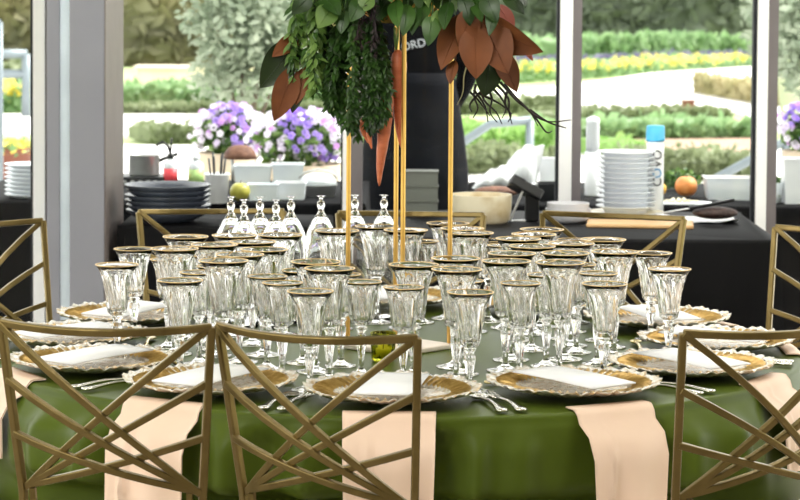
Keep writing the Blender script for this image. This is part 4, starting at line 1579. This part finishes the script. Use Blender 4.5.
bag('white plastic bag standing upright behind the black device', 516, 186, 0.16, 0.155, 0.03)
bag('low white plastic bag slumped left of the upright bag', 494, 189, 0.17, 0.085, 0.02)
mb = MB(); mb.ball((0, 0, 0.02), 0.085, 22, 10, 0, (1, 0.55, 0.24))
tag(mb.build('bread_loaf', M['bread'], loc=on(497, 197, OZ)), 'flat brown bread loaf behind the cream bowl', 'bread')
bin_('food_bin', 'white tub with a dark top left of the middle window post', on(548, 184, OZ), 0.075, 0.08, 0.1, M['plastic'], 'plastic bins on the right prep table')
bin_('storage_crate', 'low dark crate left of the middle window post', on(549, 200, OZ), 0.085, 0.1, 0.06, M['blackplastic'])

# ------------------------------------------------------------------ the cook behind the glass
def person():
    base = Vector((P(414, 150, 4.86).x, 4.86, 0))
    t = thing('person', 'person in a dark uniform with white letters, standing behind the window', 'person', base)
    J = {}
    V, E, R = [], [], []

    def jt(name, co_, r, parent=None):
        J[name] = len(V)
        V.append(co_); R.append(r)
        if parent is not None:
            E.append((J[parent], J[name]))

    jt('pelvis', (0, 0, 0.98), (0.165, 0.115))
    jt('waist', (0, 0, 1.10), (0.155, 0.105), 'pelvis')
    jt('chest', (0, 0.0, 1.28), (0.175, 0.115), 'waist')
    jt('upper', (0, 0.01, 1.42), (0.15, 0.09), 'chest')
    jt('neck', (0, 0.0, 1.52), (0.058, 0.058), 'upper')
    jt('nape', (0, -0.015, 1.57), (0.056, 0.058), 'neck')
    jt('skull', (0, -0.025, 1.66), (0.077, 0.092), 'nape')
    jt('crown', (0, -0.015, 1.745), (0.062, 0.075), 'skull')
    for s, n in ((-1, 'l'), (1, 'r')):
        jt('sh' + n, (s * 0.165, 0.01, 1.425), (0.062, 0.06), 'upper')
        jt('el' + n, (s * 0.225, 0.07, 1.14), (0.048, 0.048), 'sh' + n)
        jt('wr' + n, (s * 0.13, 0.165, 0.95), (0.031, 0.028), 'el' + n)
        jt('pa' + n, (s * 0.085, 0.185, 0.91), (0.03, 0.018), 'wr' + n)
        jt('hp' + n, (s * 0.095, 0, 0.90), (0.092, 0.092), 'pelvis')
        jt('kn' + n, (s * 0.10, -0.015, 0.50), (0.062, 0.062), 'hp' + n)
        jt('an' + n, (s * 0.10, 0.02, 0.10), (0.042, 0.042), 'kn' + n)
        jt('to' + n, (s * 0.11, -0.13, 0.035), (0.04, 0.03), 'an' + n)
        for k in range(5):
            if k == 0:
                a = Vector((s * 0.072, 0.19, 0.93)); b1 = a + Vector((-s * 0.02, 0.0, 0.012)); c1 = b1 + Vector((-s * 0.02, -0.002, 0.002))
            else:
                a = Vector((s * (0.052 + 0.003 * k), 0.19, 0.925 - 0.0125 * k)); ln = (0.0, 0.034, 0.04, 0.037, 0.028)[k]
                b1 = a + Vector((-s * ln * 0.8, 0.003, -ln * 0.4)); c1 = b1 + Vector((-s * ln * 0.35, -0.006, -ln * 0.4))
            jt('f0%s%d' % (n, k), tuple(a), (0.0095, 0.009), 'pa' + n)
            jt('f1%s%d' % (n, k), tuple(b1), (0.0085, 0.008), 'f0%s%d' % (n, k))
            jt('f2%s%d' % (n, k), tuple(c1), (0.0065, 0.006), 'f1%s%d' % (n, k))
    me = bpy.data.meshes.new('body')
    me.from_pydata(V, E, [])
    o = bpy.data.objects.new('body', me)
    COL.objects.link(o)
    sk = o.modifiers.new('skin', 'SKIN')
    sk.use_smooth_shade = True
    for i, v in enumerate(me.skin_vertices[0].data):
        v.radius = R[i]
    me.skin_vertices[0].data[0].use_root = True
    sb = o.modifiers.new('sub', 'SUBSURF'); sb.levels = 2; sb.render_levels = 2
    bpy.context.view_layer.update()
    m2 = bpy.data.meshes.new_from_object(o.evaluated_get(bpy.context.evaluated_depsgraph_get()))
    bpy.data.objects.remove(o)
    m2.name = 'body'
    for mm in ('chef', 'skin', 'blackplastic'):
        m2.materials.append(M[mm])
    for p in m2.polygons:
        p.use_smooth = True
        c = p.center
        k = 0
        if c.z > 1.53: k = 1
        if c.y > 0.14 and 0.80 < c.z < 0.99 and abs(c.x) < 0.125: k = 1
        if c.z < 0.085: k = 2
        p.material_index = k
    # face: brow, nose, chin
    for v in m2.vertices:
        x, y, z = v.co
        if z > 1.56 and y < -0.03:
            v.co.y -= 0.022 * math.exp(-(x / 0.012) ** 2 - ((z - 1.645) / 0.018) ** 2)
            v.co.y -= 0.010 * math.exp(-(x / 0.03) ** 2 - ((z - 1.585) / 0.02) ** 2)
            for s in (-1, 1):
                v.co.y += 0.007 * math.exp(-((x - s * 0.03) / 0.014) ** 2 - ((z - 1.668) / 0.01) ** 2)
    bo = bpy.data.objects.new('body', m2)
    COL.objects.link(bo); bo.parent = t
    mb = MB()
    for s in (-1, 1):
        mb.ball((s * 0.03, -0.0955, 1.668), 0.011, 12, 8, 0, (1.1, 1, 0.62))
    eyes = mb.build('eyes', M['print'], t)
    mb = MB()
    for s in (-1, 1):
        mb.ball((s * 0.03, -0.1045, 1.668), 0.0052, 10, 6, 0, (1, 0.6, 1))
    mb.build('iris', M['hair'], eyes)
    mb = MB()
    for s in (-1, 1):
        mb.tube([(s * 0.046, -0.098, 1.685), (s * 0.03, -0.105, 1.69), (s * 0.014, -0.104, 1.686)], [0.002, 0.0035, 0.0025], 6)
    mb.build('eyebrows', M['hair'], t)
    mb = MB()
    for s in (-1, 1):
        mb.ball((s * 0.079, -0.02, 1.65), 0.026, 10, 8, 0, (0.35, 0.7, 1.1))
    mb.build('ears', M['skin'], t)
    mb = MB(); mb.ball((0, -0.112, 1.612), 0.02, 12, 6, 0, (1.1, 0.3, 0.28)); mb.build('mouth', M['pinkleaf'], t)
    mb = MB(); mb.ball((0, 0.005, 1.71), 0.1, 20, 12, 0, (0.86, 1.0, 0.85)); mb.build('hair', M['hair'], t)
    # apron wrapped round the front, waist down, with a bib
    mb = MB()
    n = 20
    vs, fs = [], []
    lv = [(0.55, 0.235, 0.165), (0.75, 0.225, 0.16), (0.92, 0.205, 0.15), (1.04, 0.185, 0.138), (1.10, 0.172, 0.13), (1.16, 0.165, 0.132)]
    for (z, rx, ry) in lv:
        for i in range(n + 1):
            a = -PI / 2 - 1.5 + 3.0 * i / n
            f = 1 + 0.03 * math.sin(i * 1.7) * (1.16 - z)
            vs.append((rx * f * math.cos(a), ry * f * math.sin(a), z))
    for i in range(len(lv) - 1):
        for j in range(n):
            a = i * (n + 1) + j
            fs.append((a, a + 1, a + n + 2, a + n + 1))
    mb.add(vs, fs)
    o = mb.build('apron', M['apron'], t)
    so = o.modifiers.new('solid', 'SOLIDIFY'); so.thickness = 0.006
    q = P(414.5, 45, base.y - 0.14) - base
    X = upr(q.x - 0.004, -0.139, q.z, rad(13))
    o = text('ORD', 'shirt_print', 0.047, M['print'], t, X, 0.0012)
    o['label'] = 'white letters on the dark chest'
    return t


person()

# ------------------------------------------------------------------ the garden
def leaf_cloud(mb, c, rad3, n, size, mi=0, mats=1, shell=0.0, flat=0.0, zmin=None):
    c = Vector(c)
    for i in range(n):
        d = Vector((random.gauss(0, 1), random.gauss(0, 1), random.gauss(0, 1))).normalized()
        r = (shell + (1 - shell) * random.random()) ** 0.45
        p = c + Vector((d.x * rad3[0], d.y * rad3[1], d.z * rad3[2])) * r
        if zmin is not None and p.z < zmin:
            p.z = zmin + random.random() * 0.3 * rad3[2]
        t = Vector((random.gauss(0, 1), random.gauss(0, 1), random.gauss(0, 0.8))).normalized()
        f = Vector((random.gauss(0, 1), random.gauss(0, 1) - 0.4, random.gauss(0, 1))).normalized()
        s = t.cross(f)
        if s.length < 0.05:
            continue
        s.normalize()
        l = size * random.uniform(0.6, 1.3)
        w = l * 0.5
        k = mi + (random.randrange(mats) if mats > 1 else 0)
        mb.add([p - t * l / 2, p + s * w / 2, p + t * l / 2, p - s * w / 2], [(0, 1, 2, 3)], k)


def tree(label, px, d, rx, h, mm, n, size, trunk=0.16, zc=None, low=0.15):
    y = CAM.y + d
    x = P(px, 60, y).x
    t = thing('tree', label, 'tree', (x, y, 0), 0, 'garden trees')
    mb = MB()
    zc = h * 0.52 if zc is None else zc
    leaf_cloud(mb, (0, 0, zc), (rx, rx * 0.8, h - zc), n, size, zmin=low)
    for k in range(7):
        a = random.uniform(0, 2 * PI)
        leaf_cloud(mb, (rx * 0.6 * math.cos(a), rx * 0.5 * math.sin(a), random.uniform(0.15, 0.75) * h), (rx * 0.45, rx * 0.4, h * 0.2), n // 14, size, zmin=low)
    mb.build('crown', mm, t, smooth=False)
    mb = MB()
    mb.tube([(0, 0, 0), (0.05, 0, h * 0.3), (-0.05, 0.05, h * 0.7)], [trunk, trunk * 0.8, trunk * 0.3], 8)
    for k in range(6):
        a = k * 1.05
        mb.tube([(0.03, 0, h * (0.22 + 0.05 * k)), (rx * 0.3 * math.cos(a), rx * 0.3 * math.sin(a), h * (0.35 + 0.06 * k)), (rx * 0.6 * math.cos(a), rx * 0.55 * math.sin(a), h * (0.42 + 0.07 * k))], [trunk * 0.4, trunk * 0.25, trunk * 0.1], 6)
    mb.build('trunk', M['bark'], t)


tree('hazy olive-yellow tree seen through the far left pane', -10, 66, 2.3, 7, M['treeA'], 5200, 0.34)
tree('hazy yellow-green tree just right of the grey column', 130, 73, 2.3, 8, M['treeA'], 6000, 0.34)
tree('hazy yellow-green tree above the low stone wall', 235, 66, 2.3, 8, M['treeA'], 6000, 0.34)
tree('pale green tree seen above the left gold leaf cluster', 335, 73, 2.3, 7, M['treeB'], 5000, 0.34)
tree('grey-green tree behind the cook', 430, 66, 2.3, 7, M['treeB'], 4800, 0.34)
tree('grey-green tree left of the middle window post', 520, 74, 2.2, 8, M['treeB'], 6000, 0.34)
tree('dark grey-green tree right of the middle window post', 610, 67, 2.2, 8, M['treeB'], 7000, 0.34)
tree('dark grey-green tree in the middle of the right window', 695, 74, 2.2, 8, M['treeB'], 7000, 0.34)
tree('bright green tree beside the right window post', 756, 64, 1.4, 6, M['treeC'], 3000, 0.3)
tree('grey-green tree at the far right pane', 822, 78, 2.0, 8, M['treeB'], 5000, 0.34)


def hedge(name, label, pa, pb, top, depth, mm, size=0.12, dens=330, rough=0.0, cat='hedge', group=None, extra=None):
    """leafy row standing on the ground between two picture spots; top = picture row of its top"""
    a, b = G(pa[0], pa[1]), G(pb[0], pb[1])
    dist = (a.y + b.y) / 2 - CAM.y
    h = max(0.08, P((pa[0] + pb[0]) / 2, top, CAM.y + dist).z)
    ln = (b - a).length
    dr = (b - a) / ln
    nrm = Vector((-dr.y, dr.x, 0))
    t = a.lerp(b, 0.5)
    mb = MB()
    n = int(ln * dens * max(0.35, h) ** 0.5)
    # inner twiggy body, then leaves all over it
    k = 10
    vs, fs = [], []
    for i in range(k + 1):
        p = a.lerp(b, i / k) - t
        for (u, z) in ((0.1, 0.0), (0.05, h * 0.6), (0.3, h * 0.8), (0.7, h * 0.8), (0.95, h * 0.6), (0.9, 0.0)):
            vs.append(p + nrm * depth * u + Vector((0, 0, z)))
    for i in range(k):
        for j in range(5):
            q = i * 6 + j
            fs.append((q, q + 1, q + 7, q + 6))
    fs.append((0, 1, 2, 3, 4, 5)); fs.append(tuple(k * 6 + j for j in range(6))[::-1])
    mb.add(vs, fs, 0)
    mats = [mm] + ([extra] if extra else [])
    for i in range(n):
        u = random.random()
        v = random.random()
        p = a.lerp(b, u) - t + nrm * (depth * v) + Vector((0, 0, h * (1 - random.random() ** 2 * 1.0) * random.uniform(1 - rough, 1.0)))
        if random.random() < 0.45:
            p = a.lerp(b, u) - t + nrm * (depth * 0.04) + Vector((0, 0, h * random.random()))
        tt = Vector((random.gauss(0, 1), random.gauss(0, 1), random.gauss(0, 1))).normalized()
        f = Vector((random.gauss(0, 1), random.gauss(0, 1), random.gauss(0, 1)))
        s = tt.cross(f).normalized()
        l = size * random.uniform(0.6, 1.3)
        mi = 1 if (extra and p.z > h * 0.5 and random.random() < 0.6) else 0
        mb.add([p - tt * l / 2, p + s * l * 0.28, p + tt * l / 2, p - s * l * 0.28], [(0, 1, 2, 3)], mi)
    o = mb.build(name, mats, loc=t, smooth=False)
    return tag(o, label, cat, group)


hedge('undergrowth', 'hazy olive woodland undergrowth behind the low stone wall', (85, 66), (350, 66), -45, 3.0, M['treeA'], 0.5, 130, 0.6, 'undergrowth')
hedge('undergrowth', 'hazy olive woodland undergrowth in the far left pane', (-80, 61), (38, 61), -45, 3.0, M['treeA'], 0.5, 130, 0.6, 'undergrowth')
hedge('undergrowth', 'hazy grey-green woodland edge behind the right windows', (358, 50), (880, 50), -45, 3.0, M['treeB'], 0.5, 130, 0.6, 'undergrowth')
# right windows
hedge('flower_border', 'yellow flower border along the far side of the curved path', (566, 79.5), (646, 73.4), 62, 1.5, M['shrub'], 0.16, 260, 0.3, 'flower bed', extra=M['yellowfl'])
hedge('flower_border', 'yellow flower border curving toward the right window post', (650, 73), (760, 66), 57, 1.5, M['shrub'], 0.16, 260, 0.3, 'flower bed', extra=M['yellowfl'])
hedge('flower_border', 'yellow flower border seen left of the middle window post', (440, 86), (556, 80.4), 64, 2.0, M['shrub'], 0.16, 260, 0.3, 'flower bed', extra=M['yellowfl'])
hedge('purple_border', 'dusty purple planting behind the yellow flower border', (560, 68), (765, 61), 55, 1.2, M['darkpurple'], 0.2, 220, 0.4, 'flower bed')
hedge('shrub_row', 'row of fresh green shrubs before the trees in the right window', (576, 62), (770, 57), 35, 3.0, M['shrub'], 0.3, 260, 0.5, 'shrubs')
hedge('shrub_row', 'row of green shrubs before the trees left of the middle post', (440, 64), (544, 62), 44, 3.0, M['shrub'], 0.3, 240, 0.5, 'shrubs')
hedge('clipped_hedge', 'low clipped hedge in front of the curved path, right window', (560, 125), (735, 121), 110, 1.0, M['hedge'], 0.12, 520, 0.05)
hedge('plant_row', 'leafy plants between the clipped hedge and the mulch', (560, 141), (760, 139), 121, 1.6, M['shrub'], 0.16, 380, 0.5, 'plants')
hedge('clipped_hedge', 'broad dark hedge behind the right prep table', (640, 183), (760, 181), 151, 1.0, M['hedge'], 0.09, 900, 0.12)
hedge('grass_strip', 'bright green low planting left of the blue-capped bottle', (598, 160), (650, 160), 141, 1.4, M['treeC'], 0.12, 420, 0.3, 'plants')
hedge('dry_bed', 'straw-coloured planting inside the bend of the curved path', (692, 93), (770, 107), 80, 1.5, M['dryplant'], 0.2, 520, 0.7, 'plants')
hedge('clipped_hedge', 'low hedge before the path, left of the middle post', (440, 114), (560, 112), 98, 1.0, M['hedge'], 0.12, 480, 0.05)
hedge('grass_strip', 'bright green low planting behind the white plastic bags', (450, 156), (560, 153), 125, 2.2, M['treeC'], 0.14, 420, 0.35, 'plants', extra=None)
hedge('clipped_hedge', 'hedge behind the white plastic bags', (450, 176), (565, 172), 148, 1.0, M['hedge'], 0.09, 800, 0.15)
# left windows
hedge('plant_row', 'leafy green plants under the low stone wall', (118, 108), (345, 107), 84, 1.6, M['shrub'], 0.2, 340, 0.45, 'plants')
hedge('clipped_hedge', 'thin dark hedge edging the path in the left window', (118, 114), (345, 113), 105, 0.7, M['hedge'], 0.12, 480, 0.05)
hedge('clipped_hedge', 'small rounded hedge behind the pump bottle', (152, 143), (250, 141), 124, 0.8, M['hedge'], 0.1, 600, 0.2)
hedge('plant_row', 'green planting beyond the railing at the far left', (-60, 112), (31, 112), 82, 1.8, M['shrub'], 0.2, 340, 0.4, 'plants', extra=M['yellowfl'])
hedge('plant_row', 'distant green hedge in the far left pane', (-60, 88), (31, 88), 62, 2.0, M['hedge'], 0.25, 240, 0.4, 'plants')
# low stone wall
a, b = G(137, 90), G(252, 88)
hh = P(180, 69, a.y).z
mb = MB(); mb.box((a.x, a.y, 0), (b.x, a.y + 0.6, hh))
mb.box((a.x - 0.05, a.y - 0.05, hh), (b.x + 0.05, a.y + 0.65, hh + 0.03))
tag(mb.build('stone_wall', M['stone'], smooth=False), 'low cream stone wall under the trees in the left window', 'wall', kind='thing')
# small red-brown box on the path
g = G(688, 112)
t = thing('path_box', 'small red-brown box beside the clipped hedge on the path', 'box', g)
mb = MB(); mb.box((-0.07, -0.07, 0), (0.07, 0.07, 0.12)); mb.build('body', M['terracotta'], t, smooth=False, bevel=0.01)
mb = MB(); mb.box((-0.08, -0.08, 0.12), (0.08, 0.08, 0.14)); mb.build('lid', M['terracotta'], t, smooth=False)


# petunias in a planter, and the silver-leaved shrub behind them
def petunias(label, px0, px1, ybase, ytop, d, n, pot_h):
    y = CAM.y + d
    x0, x1 = P(px0, 140, y).x, P(px1, 140, y).x
    z0, z1 = P(px0, ybase, y).z, P(px0, ytop, y).z
    cx, w = (x0 + x1) / 2, (x1 - x0)
    t = thing('flower_planter', label, 'planter', (cx, y, 0))
    mb = MB(); mb.lathe([(0, 0), (w * 0.3, 0), (w * 0.40, z0 * 0.9), (w * 0.43, z0), (w * 0.40, z0), (w * 0.37, z0 * 0.9), (0, z0 * 0.88)], 28); mb.build('pot', M['beige'], t)
    mb = MB()
    leaf_cloud(mb, (0, 0, (z0 + z1) / 2 - 0.02), (w / 2, w * 0.4, (z1 - z0) * 0.52), n, 0.065, 0, 2)
    mb.build('foliage', [M['leafmid'], M['leaflight']], t, smooth=False)
    mb = MB()
    for i in range(int(n * 0.5)):
        a = random.uniform(-PI, PI); e = random.uniform(-0.8, 1.4); rs_ = random.uniform(0.82, 1.1)
        p = Vector((w / 2 * 1.02 * math.cos(e) * math.cos(a), w * 0.41 * math.cos(e) * math.sin(a), (z0 + z1) / 2 + (z1 - z0) * 0.54 * math.sin(e)))
        p = Vector((p.x * rs_, p.y * rs_, (z0 + z1) / 2 + (p.z - (z0 + z1) / 2) * rs_))
        nd = Vector((p.x * 0.5, p.y - 0.1, (p.z - (z0 + z1) / 2) + 0.05)).normalized()
        sd = nd.orthogonal().normalized(); s2 = nd.cross(sd)
        r = random.uniform(0.013, 0.022)
        k = (0 if math.sin(p.x * 14 + p.z * 9) > 0.45 else 1) if random.random() < 0.7 else random.choice((1, 2))
        ring = []
        for j in range(10):
            q = 2 * PI * j / 10
            rr = r * (1.0 if j % 2 == 0 else 0.82)
            ring.append(p + (sd * math.cos(q) + s2 * math.sin(q)) * rr + nd * 0.008)
        mb.add([p - nd * 0.01] + ring, [(0, 1 + j, 1 + (j + 1) % 10) for j in range(10)], k)
    tag(mb.build('blossoms', [M['purplefl'], M['whitefl'], M['lilacfl']], t, smooth=False), kind='stuff')
    return t


petunias('planter of white and violet petunias outside the left window, right half', 252, 350, 163, 112, 11.6, 700, 0.5)
petunias('planter of white and lilac petunias left of the steel pans', 192, 264, 152, 107, 12.4, 520, 0.5)
petunias('planter of white and violet petunias at the far right pane', 779, 832, 150, 106, 11.8, 260, 0.5)
t = thing('olive_shrub', 'silver-leaved shrub rising behind the petunias left of the arrangement', 'shrub', (P(245, 100, 9.0).x, 9.0, 0))
mb = MB()
for (px, py, r, nn) in [(240, 30, 0.26, 520), (215, 10, 0.22, 360), (270, 20, 0.24, 420), (255, 70, 0.24, 420), (228, 62, 0.2, 260), (285, 60, 0.2, 240), (212, 82, 0.14, 110), (250, -20, 0.35, 500)]:
    c = P(px, py, 9.0)
    leaf_cloud(mb, (c.x - t.location.x, random.uniform(-0.1, 0.1), c.z), (r, r, r), nn, 0.075)
mb.build('foliage', M['olive'], t, smooth=False)
mb = MB()
for (px, py) in [(215, 10), (240, 20), (270, 15), (258, 70), (285, 55), (225, 70), (212, 85)]:
    c = P(px, py, 9.0)
    mb.tube([(0, 0, 0), (0.02, 0, 0.5), ((c.x - t.location.x) * 0.4, 0, 0.5 + (c.z - 0.5) * 0.4), (c.x - t.location.x, 0, c.z)], [0.022, 0.018, 0.012, 0.005], 6)
mb.build('stems', M['bark'], t)
# flowering pot at the far right, yellow-flower planter at far left
for (label, px, yb, yt, d, w, pm, fm) in [('pale pot of orange flowers at the far right pane', 795, 90, 66, 26, 0.36, M['concrete'], M['orangefl']),
                                         ('brown planter of yellow flowers at the far left pane', 10, 166, 138, 16.5, 0.28, M['terracotta'], M['yellowfl'])]:
    y = CAM.y + d
    x = P(px, yb, y).x
    zt, zb = P(px, yt, y).z, P(px, (yb + yt) / 2, y).z
    t = thing('flower_pot', label, 'planter', (x, y, 0.0))
    mb = MB(); mb.lathe([(0, 0), (w * 0.36, 0), (w * 0.5, zb), (w * 0.54, zb), (w * 0.54, zb + 0.03), (w * 0.46, zb + 0.03), (0, zb)], 24); mb.build('pot', pm, t)
    mb = MB(); leaf_cloud(mb, (0, 0, zb + (zt - zb) * 0.4), (w * 0.8, w * 0.7, (zt - zb) * 0.6), 260, 0.07, 0, 2); mb.build('flowers', [M['shrub'], fm], t, smooth=False)
t = thing('tree', 'grey-green leafy tree close outside the far right pane', 'tree', (P(812, 40, 12.0).x, 12.0, 0), 0, 'garden trees')
mb = MB()
for (px, py, r, nn) in [(800, 20, 0.42, 480), (812, 50, 0.35, 380), (795, -10, 0.4, 380), (830, 0, 0.6, 500), (800, 62, 0.2, 120)]:
    c = P(px, py, 12.0)
    leaf_cloud(mb, (c.x - t.location.x, 0, c.z), (r, r, r), nn, 0.1)
mb.build('crown', M['olive'], t, smooth=False)
mb = MB(); mb.tube([(0, 0, 0), (0.03, 0, 1.2), (0, 0, 1.9)], [0.05, 0.045, 0.02], 8); mb.build('trunk', M['bark'], t)


# railings
def railing(label, y, paths, posts_, r=0.03):
    base = P(paths[0][0][0], paths[0][0][1], y)
    t = thing('handrail', label, 'railing', (base.x, y, 0))
    for pth in paths:
        mb = MB(); mb.tube([P(a, b, y) - Vector((base.x, y, 0)) for (a, b) in pth], r, 10); mb.build('rail', M['rail'], t)
    for (px, py) in posts_:
        p = P(px, py, y)
        mb = MB(); mb.tube([(p.x - base.x, 0, 0), (p.x - base.x, 0, p.z)], r, 10); mb.build('post', M['rail'], t)


railing('grey sloping handrail before the hedge at the right', 8.2, [[(706, 184), (756, 157), (812, 126)]], [(786, 141), (820, 126)], 0.024)
railing('grey metal handrail behind the white plastic bags', 9.5, [[(440, 158), (490, 124), (531, 120)]], [(530, 121), (440, 158)], 0.026)
railing('pale grey railing at the far left pane', 22.0, [[(-40, 54), (27, 54)], [(-40, 74), (27, 74)]], [(26, 54), (-10, 54)], 0.05)
# dark lantern-like post at the far left edge
railing('dark railing post at the very left edge', 9.0, [[(-10, 20), (0.5, 22)]], [(0.5, 22)], 0.014)

# ------------------------------------------------------------------ light
w = bpy.data.worlds.new('sky')
S.world = w
w.use_nodes = True
nt = w.node_tree
bg = nt.nodes['Background']
sky = nt.nodes.new('ShaderNodeTexSky')
sky.sky_type = 'HOSEK_WILKIE'
sky.turbidity = 6
sky.ground_albedo = 0.5
sky.sun_direction = Vector((-0.45, -0.6, 0.75)).normalized()
mix = nt.nodes.new('ShaderNodeMix')
mix.data_type = 'RGBA'
mix.inputs[0].default_value = 0.92
nt.links.new(sky.outputs[0], mix.inputs[6])
mix.inputs[7].default_value = (1.0, 0.985, 0.955, 1)
nt.links.new(mix.outputs[2], bg.inputs['Color'])
bg.inputs['Strength'].default_value = 2.3
sl = bpy.data.lights.new('sun', 'SUN')
sl.energy = 4.6
sl.angle = rad(12)
sl.color = (1, 0.96, 0.9)
so = bpy.data.objects.new('sun', sl)
COL.objects.link(so)
so.rotation_euler = Vector((-0.62, -0.16, -0.76)).to_track_quat('-Z', 'Y').to_euler()


def area(name, loc, rot, sx, sy, e, col=(1, 0.975, 0.94)):
    l = bpy.data.lights.new(name, 'AREA')
    l.shape = 'RECTANGLE'
    l.size, l.size_y = sx, sy
    l.energy = e
    l.color = col
    o = bpy.data.objects.new(name, l)
    COL.objects.link(o)
    o.location = loc
    o.rotation_euler = rot
    return o


area('added_fill_lamp', (-1.2, -2.8, CEIL - 0.05), (rad(18), 0, 0), 1.0, 1.0, 52)  # unseen fill, added above the table to brighten it
area('added_fill_lamp', (1.3, -1.0, CEIL - 0.05), (0, 0, 0), 1.2, 1.2, 16)  # weak added fill overhead on the right
area('added_fill_lamp', (-2.4, -5.2, CEIL - 0.05), (rad(38), 0, rad(-20)), 0.9, 0.9, 55)  # added fill from front left, models the table front
area('added_fill_lamp', (2.4, -5.2, CEIL - 0.05), (rad(38), 0, rad(20)), 1.6, 1.6, 10)  # weak added fill from front right
area('added_fill_lamp', (0.6, 1.2, CEIL - 0.05), (rad(40), 0, 0), 2.4, 0.5, 60, (1, 0.98, 0.95))  # unseen fill, added to brighten window posts, column and buffet

S.view_settings.view_transform = 'Standard'
S.view_settings.look = 'None'
S.view_settings.gamma = 1.0
S.view_settings.use_curve_mapping = False
S.view_settings.exposure = 0.3
S.cycles.max_bounces = 20
S.cycles.transmission_bounces = 18
S.cycles.transparent_max_bounces = 12
S.cycles.glossy_bounces = 6
S.cycles.diffuse_bounces = 4
S.cycles.sample_clamp_indirect = 6.0
